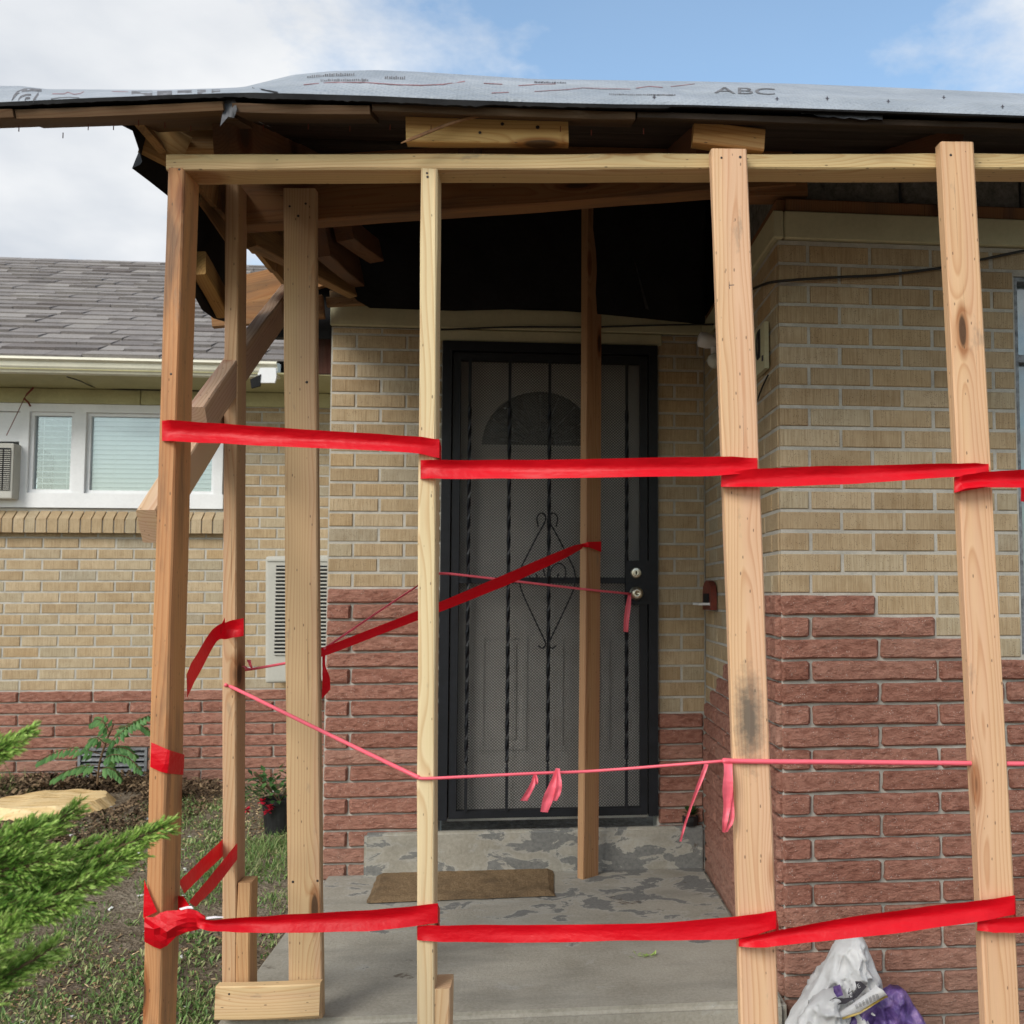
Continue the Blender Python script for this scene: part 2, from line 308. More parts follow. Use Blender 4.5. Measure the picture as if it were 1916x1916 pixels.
t = MT('cut_stump_wood', 0.8, 0.2); o = t.obj()
a = t.noise(t.mapv(o, (5, 30, 10)), 1.0, 5, 0.6); b = t.noise(o, 60, 3, 0.6)
c = t.ramp(a, [(0.3, (0.52, 0.33, 0.13)), (0.5, (0.76, 0.56, 0.29)), (0.7, (0.86, 0.69, 0.42))])
c = t.mix(t.ramp(b, [(0.56, 0.0), (0.7, 0.5)]), c, (0.40, 0.24, 0.10)); t.base(c); t.bump(a, 0.8, 0.02); M['stump'] = t.m

def leafmat(name, c0, c1, c2, trans=0.25, rough=0.55):
    t = MT(name, rough, 0.3); r = t.rnd()
    c = t.ramp(r, [(0.0, c0), (0.5, c1), (1.0, c2)]); t.base(c)
    td = t.node('ShaderNodeBsdfTranslucent'); t.l.new(c, td.inputs['Color'])
    ms = t.node('ShaderNodeMixShader', {0: trans, 1: t.b.outputs[0], 2: td.outputs[0]})
    t.l.new(ms.outputs[0], t.n['Material Output'].inputs['Surface']); return t.m
M['juniper'] = leafmat('juniper_scales', (0.07, 0.17, 0.025), (0.17, 0.33, 0.05), (0.33, 0.50, 0.105))
M['junipertip'] = leafmat('juniper_tips', (0.24, 0.40, 0.07), (0.36, 0.54, 0.12), (0.50, 0.66, 0.20))
M['leaf'] = leafmat('pinnate_leaf', (0.07, 0.18, 0.055), (0.11, 0.25, 0.075), (0.16, 0.32, 0.10))
M['grass'] = leafmat('weed_blades', (0.10, 0.19, 0.055), (0.19, 0.31, 0.09), (0.42, 0.42, 0.21))
M['straw'] = leafmat('dead_straw', (0.28, 0.22, 0.12), (0.42, 0.34, 0.20), (0.56, 0.48, 0.31), 0.1, 0.8)
M['potleaf'] = leafmat('pot_leaf', (0.025, 0.075, 0.022), (0.05, 0.13, 0.035), (0.10, 0.21, 0.06))
M['petal'] = leafmat('red_petal', (0.35, 0.008, 0.025), (0.5, 0.012, 0.04), (0.62, 0.03, 0.07), 0.15)
M['chip'] = leafmat('wood_chip', (0.10, 0.065, 0.035), (0.32, 0.21, 0.11), (0.62, 0.47, 0.28), 0.0, 0.85)
M['mulch'] = leafmat('dark_mulch', (0.04, 0.024, 0.014), (0.10, 0.065, 0.038), (0.26, 0.18, 0.105), 0.0, 0.9)

# ------------------------------------------------------------------ mesh helpers
class MB:
    def __init__(s): s.v, s.f = [], []
    def add(s, vs, fs):
        k = len(s.v); s.v += [tuple(v) for v in vs]; s.f += [tuple(i+k for i in f) for f in fs]; return s
    def box(s, lo, hi):
        (a, b, c), (d, e, f) = lo, hi
        return s.add([(a,b,c),(d,b,c),(d,e,c),(a,e,c),(a,b,f),(d,b,f),(d,e,f),(a,e,f)],
                     [(0,3,2,1),(4,5,6,7),(0,1,5,4),(1,2,6,5),(2,3,7,6),(3,0,4,7)])
    def quad(s, a, b, c, d): return s.add([a, b, c, d], [(0, 1, 2, 3)])
    def tri(s, a, b, c): return s.add([a, b, c], [(0, 1, 2)])
    def tube(s, pts, r, n=8, cap=True):
        pts = [Vector(p) for p in pts]; rs = r if isinstance(r, (list, tuple)) else [r]*len(pts)
        rings = []; up = Vector((0.13, 0.21, 1)).normalized()
        for i, p in enumerate(pts):
            d = (pts[min(i+1, len(pts)-1)] - pts[max(i-1, 0)]).normalized()
            x = d.cross(up)
            if x.length < 1e-3: x = d.cross(Vector((1, 0, 0)))
            x.normalize(); y = x.cross(d)
            rings.append([p + (x*cos(2*pi*k/n) + y*sin(2*pi*k/n))*rs[i] for k in range(n)])
        k0 = len(s.v)
        for rg in rings: s.v += [tuple(q) for q in rg]
        for i in range(len(rings)-1):
            for k in range(n):
                a, b = k0+i*n+k, k0+i*n+(k+1) % n
                s.f.append((a, b, b+n, a+n))
        if cap:
            s.f.append(tuple(range(k0+n-1, k0-1, -1))); e = k0+(len(rings)-1)*n; s.f.append(tuple(range(e, e+n)))
        return s
    def grid(s, P):      # rows of points
        k0 = len(s.v); R, C = len(P), len(P[0])
        for row in P: s.v += [tuple(p) for p in row]
        for i in range(R-1):
            for j in range(C-1):
                a = k0+i*C+j; s.f.append((a, a+1, a+C+1, a+C))
        return s
    def prism(s, poly, d):   # poly of 3D points extruded by vector d
        n = len(poly); k0 = len(s.v); d = Vector(d)
        s.v += [tuple(Vector(p)) for p in poly] + [tuple(Vector(p)+d) for p in poly]
        s.f.append(tuple(range(k0+n-1, k0-1, -1))); s.f.append(tuple(range(k0+n, k0+2*n)))
        for i in range(n):
            j = (i+1) % n; s.f.append((k0+i, k0+j, k0+n+j, k0+n+i))
        return s
    def mesh(s, name, mat=None, smooth=False):
        me = bpy.data.meshes.new(name); me.from_pydata(s.v, [], s.f); me.validate(); me.update()
        if mat: me.materials.append(M[mat] if isinstance(mat, str) else mat)
        if smooth: me.polygons.foreach_set('use_smooth', [True]*len(me.polygons))
        return me
    def build(s, name, mat, parent=None, smooth=False, **tags):
        return link(name, s.mesh(name, mat, smooth), parent, **tags)
def link(name, data, parent=None, label=None, cat=None, group=None, kind=None, loc=None, color=None):
    o = bpy.data.objects.new(name, data); COL.objects.link(o)
    if parent is not None: o.parent = parent
    if loc is not None: o.location = loc
    if label: o['label'] = label
    if cat: o['category'] = cat
    if group: o['group'] = group
    if kind: o['kind'] = kind
    if color: o.color = (*color, 1)
    return o
def empty(name, loc=(0, 0, 0), label=None, cat=None, group=None, parent=None, kind=None):
    o = link(name, None, parent, label, cat, group, kind); o.location = loc; o.empty_display_size = 0.1; return o
def world_mesh_fix(o):
    """parent given after building in world coordinates: cancel the parent's offset"""
    o.matrix_parent_inverse = o.parent.matrix_basis.inverted(); return o

def bevel_box_mesh(name, sx, sy, sz, b, mat, seg=1):
    bm = bmesh.new(); bmesh.ops.create_cube(bm, size=1)
    bmesh.ops.scale(bm, vec=(sx, sy, sz), verts=bm.verts)
    bmesh.ops.bevel(bm, geom=bm.edges[:], offset=b, segments=seg, affect='EDGES', profile=0.6)
    me = bpy.data.meshes.new(name); bm.to_mesh(me); bm.free(); me.materials.append(M[mat]); return me

SCREW = None
def screws(parent, pts, n, r=0.0034):
    global SCREW
    if SCREW is None:
        b = MB(); k = 10
        b.add([(cos(2*pi*i/k), sin(2*pi*i/k), 0) for i in range(k)] + [(0.6*cos(2*pi*i/k), 0.6*sin(2*pi*i/k), 0.35) for i in range(k)] ,
              [tuple(range(k, 2*k))] + [(i, (i+1) % k, k+(i+1) % k, k+i) for i in range(k)])
        SCREW = b.mesh('screw', 'screw')
    R = Vector(n).to_track_quat('Z', 'Y').to_matrix().to_4x4()
    for p in pts:
        o = link('screw', SCREW, parent); rr = r*random.uniform(0.8, 1.2)
        o.matrix_parent_inverse = parent.matrix_basis.inverted()
        o.matrix_basis = Matrix.Translation(Vector(p) + Vector(n)*0.0002) @ R @ Matrix.Diagonal((rr, rr, rr*0.4, 1))

def board(name, A, B, w, t, face, col, mat='wood', parent=None, seg=14, bow=0.004, bev=0.0035, rag=0.0012, cutA=None, cutB=None, **tags):
    """a sawn board along A->B (centre line), w wide across the face whose outward normal is 'face', t thick"""
    A, B = Vector(A), Vector(B); z = (B-A); L = z.length; z.normalize()
    y = -(Vector(face) - z*Vector(face).dot(z)); y.normalize(); x = y.cross(z)
    hw, ht, b = w/2, t/2, bev
    sec = [(-hw+b,-ht),(-hw/3,-ht),(hw/3,-ht),(hw-b,-ht),(hw,-ht+b),(hw,ht-b),(hw-b,ht),(-hw+b,ht),(-hw,ht-b),(-hw,-ht+b)]
    n = len(sec); m = MB(); sd = random.random()*100
    bx, by = random.uniform(-bow, bow), random.uniform(-bow, bow)
    for i in range(seg+1):
        u = i/seg; zz = u*L; k = sin(pi*u)
        for j, (sx, sy) in enumerate(sec):
            nz = noise.noise(Vector((j*0.9+sd, zz*4.0, sd)))*rag*2
            m.v.append((sx+bx*k+nz, sy+by*k+nz*0.6, zz))
    if cutA or cutB:      # plumb or bevel cuts: shift end rings along z by a linear function of local y
        for j, (sx, sy) in enumerate(sec):
            if cutA: v = m.v[j]; m.v[j] = (v[0], v[1], v[2] + cutA[0]*sx + cutA[1]*sy)
            if cutB: v = m.v[seg*n+j]; m.v[seg*n+j] = (v[0], v[1], v[2] + cutB[0]*sx + cutB[1]*sy)
    for i in range(seg):
        for j in range(n):
            a, c = i*n+j, i*n+(j+1) % n; m.f.append((a, c, c+n, a+n))
    m.f.append(tuple(range(n-1, -1, -1))); m.f.append(tuple(range(seg*n, seg*n+n)))
    o = m.build(name, mat, None, **tags); o.color = (*col, 1)
    R = Matrix((x, y, z)).transposed().to_4x4(); R.translation = A
    if parent is not None: o.parent = parent; o.matrix_parent_inverse = parent.matrix_basis.inverted()
    o.matrix_basis = R
    return o

def post(name, top, bot, Y, w, t, zb, col, face=(0, -1, 0), Yb=None, mat='wood', **k):
    T = onY(*top, Y); Bq = onY(*bot, Y if Yb is None else Yb); d = T-Bq
    Bt = T - d*((T.z-zb)/d.z); f = Vector(face); off = -f*(t/2)
    return board(name, Bt+off, T+off, w, t, face, col, mat, **k)

# ------------------------------------------------------------------ ground, slab, step
YW, YR, YL = 4.5, 3.1, 6.63             # door wall, right wall, left wing
XC, XL = 0.742, -0.893                  # inner / outer corner right, left corner of the door wall
SLAB = 0.323
def sm(a, b, x):
    u = min(1, max(0, (x-a)/(b-a))); return u*u*(3-2*u)
STUMP = onZ(96, 1498, 0.36)
def gz(x, y):
    h = 0.03 + 0.30*sm(2.0, 6.5, y) + 0.016*noise.noise(Vector((x*1.3, y*1.3, 0))) + 0.006*noise.noise(Vector((x*6, y*6, 3)))
    d = math.hypot(x-STUMP.x, y-STUMP.y); h += 0.05*max(0, 1-abs(d-0.55)/0.2); h = min(h, 0.345) if d < 0.36 else h
    return h
xs = [-400, -120, -40, -15, -8] + list(np.linspace(-5.2, 2.4, 150)) + [4, 8, 15, 40, 120, 400]
ys = [-400, -120, -40, -12, -4, -1] + list(np.linspace(0.2, 7.0, 130)) + [9, 14, 40, 120, 400]
g = MB(); g.grid([[(x, y, gz(x, y)) for x in xs] for y in ys])
ground = g.build('ground', 'soil', smooth=True, kind='structure', label='bare brown soil yard with patchy weeds beside the porch', cat='ground')

bm = bmesh.new()
def slab_mesh(lo, hi, bev, cuts):
    bm = bmesh.new(); bmesh.ops.create_cube(bm, size=1)
    s = [hi[i]-lo[i] for i in range(3)]; c = [(hi[i]+lo[i])/2 for i in range(3)]
    bmesh.ops.scale(bm, vec=s, verts=bm.verts); bmesh.ops.translate(bm, vec=c, verts=bm.verts)
    bmesh.ops.bevel(bm, geom=[e for e in bm.edges if max(v.co.z for v in e.verts) > hi[2]-1e-4], offset=bev, segments=3, affect='EDGES')
    me = bpy.data.meshes.new('slab'); bm.to_mesh(me); bm.free(); me.materials.append(M['concrete']); return me
XSL = -0.875
slab = link('porch_slab', slab_mesh((XSL, 2.99, -0.3), (XC-0.012, YW-0.005, SLAB), 0.018, 0), kind='structure', label='grey concrete porch slab with flaking dark paint', cat='porch slab')
stx = onY(680, 1600, 4.45).x
step = link('door_step', slab_mesh((stx, 4.45, SLAB-0.05), (XC-0.012, YW-0.006, 0.498), 0.012, 0), kind='structure', label='low concrete door step with flaking grey paint', cat='step')

# ------------------------------------------------------------------ the brick house
house = empty('brick_house', (0, 0, 0), 'tan brick house with red stone base, low gabled wing and damaged porch roof', 'house')
PIECES = []      # (score, kind, wall object, matrix, key)
def brick_wall(O, d, L, zb, ztop, rows, openings=(), thick=0.18, name='wall', x0=0.0, x1=None):
    d = Vector((*d, 0)); inw = Vector((-d.y, d.x, 0))
    m = MB()
    # mortar sheet with rectangular openings: cut into columns and rows
    Lm = L if x1 is None else x1; xs = sorted({x0, Lm, *[v for o in openings for v in (o[0], o[1])]}); zs = sorted({zb, ztop, *[v for o in openings for v in (o[2], o[3])]})
    xs = [x for x in xs if x0 <= x <= Lm]; zs = [z for z in zs if zb <= z <= ztop]
    for i in range(len(xs)-1):
        for j in range(len(zs)-1):
            cx_, cz_ = (xs[i]+xs[i+1])/2, (zs[j]+zs[j+1])/2
            if any(o[0] < cx_ < o[1] and o[2] < cz_ < o[3] for o in openings): continue
            m.box((xs[i], 0.0035, zs[j]), (xs[i+1], thick, zs[j+1]))
    w = m.build(name, 'mortar', house)
    R = Matrix((d, inw, Vector((0, 0, 1)))).transposed().to_4x4(); R.translation = Vector((*O, 0)); w.matrix_basis = R
    for (z0, z1, segs) in rows:
        for (xa, xb, kind, pitch, off) in segs:
            k = math.floor((xa-off)/pitch); x = off + k*pitch
            while x < xb - 1e-6:
                a, b = max(x, xa), min(x+pitch, xb); x += pitch
                spans = [(a, b)]
                for o in openings:
                    if z1 > o[2]+0.005 and z0 < o[3]-0.005:
                        ns = []
                        for (p, q) in spans:
                            if q <= o[0] or p >= o[1]: ns.append((p, q)); continue
                            if p < o[0]: ns.append((p, o[0]))
                            if q > o[1]: ns.append((o[1], q))
                        spans = ns
                for (p, q) in spans:
                    if q-p < 0.03: continue
                    jt = 0.0105 if kind == 'brick' else 0.0085; ln = round((q-p)-jt, 3); ht = round(z1-z0-jt, 3)
                    if ln < 0.015: continue
                    lm = Matrix.Translation(((p+q)/2 + random.uniform(-.001, .001), random.uniform(-0.0015, 0.0015), (z0+z1)/2 + random.uniform(-.0006, .0006)))
                    wm = R @ lm; c = proj(wm.translation)
                    u = proj(wm @ Vector((-ln/2, 0, 0)))[0]; vv = proj(wm @ Vector((ln/2, 0, 0)))[0]
                    vis = sum(1 for s_ in (-0.5, 0, 0.5) if -5 < proj(wm @ Vector((ln*s_, 0, 0)))[0] < 1921 and -5 < c[1] < 1921)/3
                    sc = abs(vv-u)*ht*FPX/c[2]*vis if c[2] > 0 else 0
                    PIECES.append((sc, kind, w, lm, (ln, ht)))
    return w
def rows_for(zred, bp, sp, ztop, zbot, segf):
    out = []
    z = zred; i = 0
    while z < ztop - 0.02: out.append((z, min(z+bp, ztop), segf('up', i, z))); z += bp; i += 1
    z = zred; i = 0
    while z > zbot: out.append((z-sp, z, segf('down', i, z))); z -= sp; i += 1
    return out

# right wall (projecting), from the corner to a window near the right edge
zr = onY(1457, 1112, YR).z
xw0 = onY(1906, 900, YR).x - XC
BP, SP = 0.0648, 0.0672
lenr = [onY(1640, 1135, YR).x-XC, onY(1750, 1175, YR).x-XC, onY(1838, 1215, YR).x-XC]
def segs_r(side, i, z):
    B = lambda a, b: (a, b, 'brick', 0.2, 0.0 if i % 2 else 0.1)
    if side == 'up': return [B(0, 3.2)]
    S = lambda a, b: (a, b, 'stone', 0.403, (0.313 if i % 2 == 0 else 0.096)-0.403)
    if i < 3: return [S(0, lenr[i]), (lenr[i], 3.2, 'brick', 0.2, (0.0 if i % 2 else 0.1))]
    return [S(0, 3.2)]
ZRT = onY(1457, 449, YR).z
zwb = onY(1906, 1225, YR).z
wall_r = brick_wall((XC, YR), (1, 0), 3.2, -0.2, ZRT, rows_for(zr, BP, SP, ZRT, -0.15, segs_r), [(xw0, xw0+1.3, zwb, ZRT-0.09)], x0=0.006)
# return wall between the corner and the door wall (faces left)
LR = YW-YR
def segs_t(side, i, z):
    B = lambda a, b: (a, b, 'brick', 0.2, 0.0 if i % 2 else 0.1)
    if side == 'up': return [B(0, LR-0.012)]
    xr = max(0, LR - 0.30 - 0.155*i)
    S = (xr, LR+0.002, 'stone', 0.403, LR - (0.1 if i % 2 == 0 else 0.31))
    return ([B(0, xr)] if xr > 0.02 else []) + [S]
brick_wall((XC, YW), (0, -1), LR, -0.2, ZRT, rows_for(zr, BP, SP, ZRT, 0.2, segs_t), x0=-0.15, x1=LR-0.02)
# door wall
zd = onY(640, 1100, YW).z; zdr = onY(1275, 1327, YW).z
DX0, DX1 = onY(824, 1100, YW).x, onY(1230, 1100, YW).x
DZ1 = onY(1030, 644, YW).z; DZ0 = 0.51
def segs_d(side, i, z):
    o = XL
    if side == 'up': return [(0, XC-XL, 'brick', 0.214, 0.0 if i % 2 else 0.107)]
    xd = DX1-XL
    right = (xd, XC-XL, 'brick', 0.107 if i % 2 else 0.214, xd) if z > zdr+0.03 else (xd, XC-XL-0.008, 'stone', 0.43, xd)
    return [(0, DX0-XL, 'stone', 0.43, (0.107 if i % 2 else 0.0)-0.43), right]
ZLT = onY(620, 611, YW).z
wall_d = brick_wall((XL, YW), (1, 0), XC-XL, 0.2, ZLT, rows_for(zd, 0.0648, 0.0682, ZLT, 0.34, segs_d), [(DX0-XL, DX1-XL, DZ0-0.3, DZ1)])
# left wing
zl = onY(200, 1292, YL).z
LX0 = -5.6; LXW = XL - LX0 + 0.02
wx0, wx1 = onY(-260, 850, YL).x-LX0, onY(421, 850, YL).x-LX0
wz0, wz1 = onY(200, 952, YL).z, onY(200, 757, YL).z
ofs = onY(0 + 112*0.3653, 1150, YL).x - LX0
def segs_l(side, i, z):
    if side == 'up': return [(0, LXW, 'brick', 0.214, ofs % 0.214 + (0.107 if i % 2 else 0))]
    return [(0, LXW, 'stone', 0.43, ofs % 0.43 + (0.215 if i % 2 else 0))]
vx0, vx1 = onY(148, 1420, YL).x-LX0, onY(275, 1420, YL).x-LX0
vz1 = zl-0.0695*round((zl-onY(200, 1393, YL).z)/0.0695)-0.002; vz0 = vz1-0.0695*3+0.012
ZWT = onY(500, 762, YL).z
brick_wall((LX0, YL), (1, 0), LXW, 0.0, ZWT, rows_for(zl, 0.0668, 0.0695, ZWT, 0.28, segs_l), [(wx0, wx1, wz0, wz1), (vx0, vx1, vz0, vz1)])
# plain side wall of the door bay, hidden from the road side
MB().box((XL+0.004, YW+0.19, 0.0), (XL+0.18, YL, 2.9)).build('wall', 'mortar', house)

# make the pieces: the largest 300 of each kind singly, the rest joined
BR = {}
def piece_mesh(kind, ln, ht, var):
    key = (kind, ln, ht, var)
    if key in BR: return BR[key]
    m = MB(); h, z, c = ln/2, ht/2, 0.0025
    if kind == 'brick':
        m.add([(-h, .03, -z), (h, .03, -z), (h, .03, z), (-h, .03, z), (-h, c, -z), (h, c, -z), (h, c, z), (-h, c, z), (-h+c, 0, -z+c), (h-c, 0, -z+c), (h-c, 0, z-c), (-h+c, 0, z-c)],
              [(8,9,10,11),(4,5,9,8),(5,6,10,9),(6,7,11,10),(7,4,8,11),(0,1,5,4),(1,2,6,5),(2,3,7,6),(3,0,4,7)])
    else:
        nx = max(4, min(10, int(ln/0.045)+2)); nz = 4; P = []
        rs = random.Random(hash(key) % 9999); xs_ = [0, 0.008/ln] + [i/(nx-2) for i in range(1, nx-2)] + [1-0.008/ln, 1]
        for j in range(nz+1):
            row = []
            for i in range(nx+1):
                ex, ez = i in (0, nx), j in (0, nz)
                y = -0.013 + rs.uniform(-0.0028, 0.0028)
                if ez: y = -0.004 + rs.uniform(-0.002, 0.002)
                if ex: y = -0.002 + rs.uniform(-0.002, 0.002)
                cx_ = 0.005 if (ex and ez) else 0
                xx = -h + ln*xs_[i] + (0 if (ex or i in (1, nx-1)) else rs.uniform(-.006, .006)) + (cx_ if i == 0 else -cx_); z2 = -z + ht*(0, .10, .5, .90, 1)[j] + (rs.uniform(-.0016, .0016) if ez else rs.uniform(-.002, .002))
                row.append((xx + (rs.uniform(-.002, .002) if ex else 0), y, z2))
            P.append(row)
        m.grid(P)
        C = nx+1
        rim = [j for j in range(C)] + [C*r_+nx for r_ in range(1, nz+1)] + [C*nz+i for i in range(nx-1, -1, -1)] + [C*r_ for r_ in range(nz-1, 0, -1)]
        k = len(m.v); m.v += [(m.v[r_][0], 0.03, m.v[r_][2]) for r_ in rim]
        for a in range(len(rim)): b = (a+1) % len(rim); m.f.append((rim[a], k+a, k+b, rim[b]))
    BR[key] = m.mesh(kind, kind if kind == 'brick' else 'stone'); return BR[key]
PIECES.sort(key=lambda q: -q[0])
cnt = {'brick': 0, 'stone': 0}; rest = {}
for sc, kind, w, lm, (ln, ht) in PIECES:
    me = piece_mesh(kind, ln, ht, random.randrange(2) if kind == 'stone' else 0)
    if cnt[kind] < 300 and sc > 20:
        cnt[kind] += 1
        o = bpy.data.objects.new('brick' if kind == 'brick' else 'stone_block', me); COL.objects.link(o); o.parent = w; o.matrix_basis = lm
    else:
        m = rest.setdefault((w.name, kind), (w, MB()))[1]
        m.add([lm @ v.co for v in me.vertices], [tuple(p.vertices) for p in me.polygons])
for (wn_, kind), (w, m) in rest.items():
    m.build('bricks' if kind == 'brick' else 'stone_blocks', kind if kind == 'brick' else 'stone', w, kind='stuff')

# lintel boards, plates
def hboard(name, O, d, x0, x1, z0, z1, y0, y1, mat, parent=house, bev=0.004):
    d = Vector((*d, 0)); inw = Vector((-d.y, d.x, 0))
    me = bevel_box_mesh(name, x1-x0, y1-y0, z1-z0, bev, mat)
    R = Matrix((d, inw, Vector((0, 0, 1)))).transposed().to_4x4()
    R.translation = Vector((*O, 0)) + d*((x0+x1)/2) + inw*((y0+y1)/2) + Vector((0, 0, (z0+z1)/2))
    o = link(name, me, parent); o.matrix_basis = R; return o
zt2 = onY(1457, 396, YR).z
hboard('lintel_board', (XC, YR), (1, 0), 0.022, 3.2, ZRT+0.002, zt2, -0.014, 0.05, 'cream')
hboard('lintel_board', (XC, YW), (0, -1), 0.02, LR+0.014, ZRT+0.002, zt2, -0.014, 0.02, 'cream')
o = hboard('top_plate', (XC, YR), (1, 0), 0.03, 3.2, zt2+0.002, zt2+0.045, 0.0, 0.09, 'wood_old'); o.color = (0.26, 0.13, 0.065, 1)
o = hboard('top_plate', (XC, YW), (0, -1), 0.02, LR-0.01, zt2+0.002, zt2+0.045, 0.002, 0.09, 'wood_old'); o.color = (0.24, 0.12, 0.06, 1)
# rough block work above the plate
m = MB()
for j in range(1):
    for i in range(8):
        x = XC+0.13+i*0.41+(0.2 if j % 2 else 0)
        me = bevel_box_mesh('block', 0.40, 0.1, 0.19, 0.006, 'block'); o = link('block', me, wall_r)
        o.matrix_basis = Matrix.Translation((x-XC+0.1, 0.13+random.uniform(-.004, .004), zt2+0.045+0.1+j*0.2))
hboard('lintel_board', (XL, YW), (1, 0), -0.004, XC-XL+0.004, ZLT+0.003, onY(620, 571, YW).z, -0.016, 0.05, 'cream')
hboard('door_header', (XL, YW), (1, 0), DX0-XL-0.03, DX1-XL+0.02, DZ1+0.004, ZLT, -0.010, 0.08, 'cream')

# ------------------------------------------------------------------ entrance: inner door and security door
ent = empty('entry_door', (0, 0, 0), parent=house)
yd = YW+0.10; dzb = 0.55
xa, xb = DX0+0.03, DX1-0.03
m = MB().box((xa, yd, DZ0), (xb, yd+0.045, DZ1)); dl = m.build('door_leaf', 'doorpaint', ent)
m = MB()
def frame_rect(m, x0, x1, z0, z1, w, y0, y1):
    m.box((x0, y0, z0), (x0+w, y1, z1)); m.box((x1-w, y0, z0), (x1, y1, z1)); m.box((x0+w, y0, z0), (x1-w, y1, z0+w)); m.box((x0+w, y0, z1-w), (x1-w, y1, z1))
for (p0, p1) in ((898, 985), (1046, 1140)):
    X0, X1 = onY(p0, 1300, yd).x, onY(p1, 1300, yd).x; Z0, Z1 = onY(p0, 1403, yd).z, onY(p0, 1188, yd).z
    mm = MB(); frame_rect(mm, X0, X1, Z0, Z1, 0.016, yd-0.009, yd+0.002); mm.box((X0+0.045, yd-0.006, Z0+0.045), (X1-0.045, yd+0.002, Z1-0.045)); mm.build('door_panel', 'doorpaint', ent)
fc = onY(1010, 834, yd); R0 = onY(1118, 834, yd).x-fc.x; asp = (onY(1010, 732, yd).z-fc.z)/R0
mm = MB(); gl_ = MB(); N = 24
for i in range(N):
    a0, a1 = pi*i/N, pi*(i+1)/N
    def ap(r, a, y): return (fc.x+r*cos(a), y, fc.z+r*sin(a)*asp)
    mm.add([ap(R0*f, a, y) for a in (a0, a1) for f in (0.99, 1.16) for y in (yd-0.014, yd+0.001)], [(0, 2, 6, 4), (0, 4, 5, 1), (2, 3, 7, 6)])
    gl_.tri((fc.x, yd-0.003, fc.z), ap(R0*0.99, a0, yd-0.003), ap(R0*0.99, a1, yd-0.003))
mm.box((fc.x-R0*1.16, yd-0.014, fc.z-0.028), (fc.x+R0*1.16, yd+0.001, fc.z)); fan = mm.build('fanlight_frame', 'doorpaint', ent)
t = MT('fanlight_glass', 0.12, 0.8); o_ = t.obj(); nn = t.vor(o_, 55); t.base((0.012, 0.016, 0.018)); t.bump(nn, 0.8, 0.01); M['fan'] = t.m
gl_.build('fanlight_glass', 'fan', ent)
mm = MB()
for k in range(9):    # leaded scrolls inside the fanlight
    a = pi*(k+0.5)/9; mm.tube([ (fc.x+R0*0.28*cos(a), yd-0.006, fc.z+R0*0.28*sin(a)*asp), (fc.x+R0*0.93*cos(a), yd-0.006, fc.z+R0*0.93*sin(a)*asp)], 0.0022, 5)
mm.tube([(fc.x+R0*0.28*cos(pi*i/14), yd-0.006, fc.z+R0*0.28*sin(pi*i/14)*asp) for i in range(15)], 0.0022, 5); mm.build('lead_strips', 'steel', ent)

sd = empty('security_door', (0, 0, 0), parent=house)
y0, y1 = YW-0.022, YW+0.03
zb_ = onY(1030, 1529, YW).z
m = MB(); wj = 0.040
m.box((DX0, y0, zb_), (DX0+wj, y1+0.07, DZ1)); m.box((DX1-wj, y0, zb_), (DX1, y1+0.07, DZ1)); m.box((DX0+wj, y0, DZ1-0.042), (DX1-wj, y1+0.07, DZ1)); m.build('door_jamb', 'iron', sd)
ix0, ix1, iz0, iz1 = DX0+wj+0.006, DX1-wj-0.006, zb_+0.004, DZ1-0.05
m = MB(); frame_rect(m, ix0, ix1, iz0, iz1, 0.032, y0+0.008, y1-0.006); m.build('door_frame', 'iron', sd)
zm = onY(1030, 1086, YW).z
MB().box((ix0+0.032, y0+0.012, zm-0.013), (ix1-0.032, y1-0.012, zm+0.013)).build('rail', 'iron', sd)
for px in (877, 952, 1027, 1102, 1172):
    x = onY(px, 1000, YW).x; m = MB(); s_ = 0.0075
    n_ = 64; za_, zb2 = iz0+0.03, iz1-0.03    # square bar, twisted over most of its length
    for i in range(n_+1):
        z_ = za_+(zb2-za_)*i/n_; tw = (i*0.6 if 6 < i < n_-6 else 0)
        m.v += [(x+s_*1.2*cos(tw+pi/4+k*pi/2), y0+0.006+s_*1.2*sin(tw+pi/4+k*pi/2), z_) for k in range(4)]
    for i in range(n_):
        for k in range(4): m.f.append((i*4+k, i*4+(k+1) % 4, i*4+4+(k+1) % 4, i*4+4+k))
    m.build('bar', 'iron', sd)
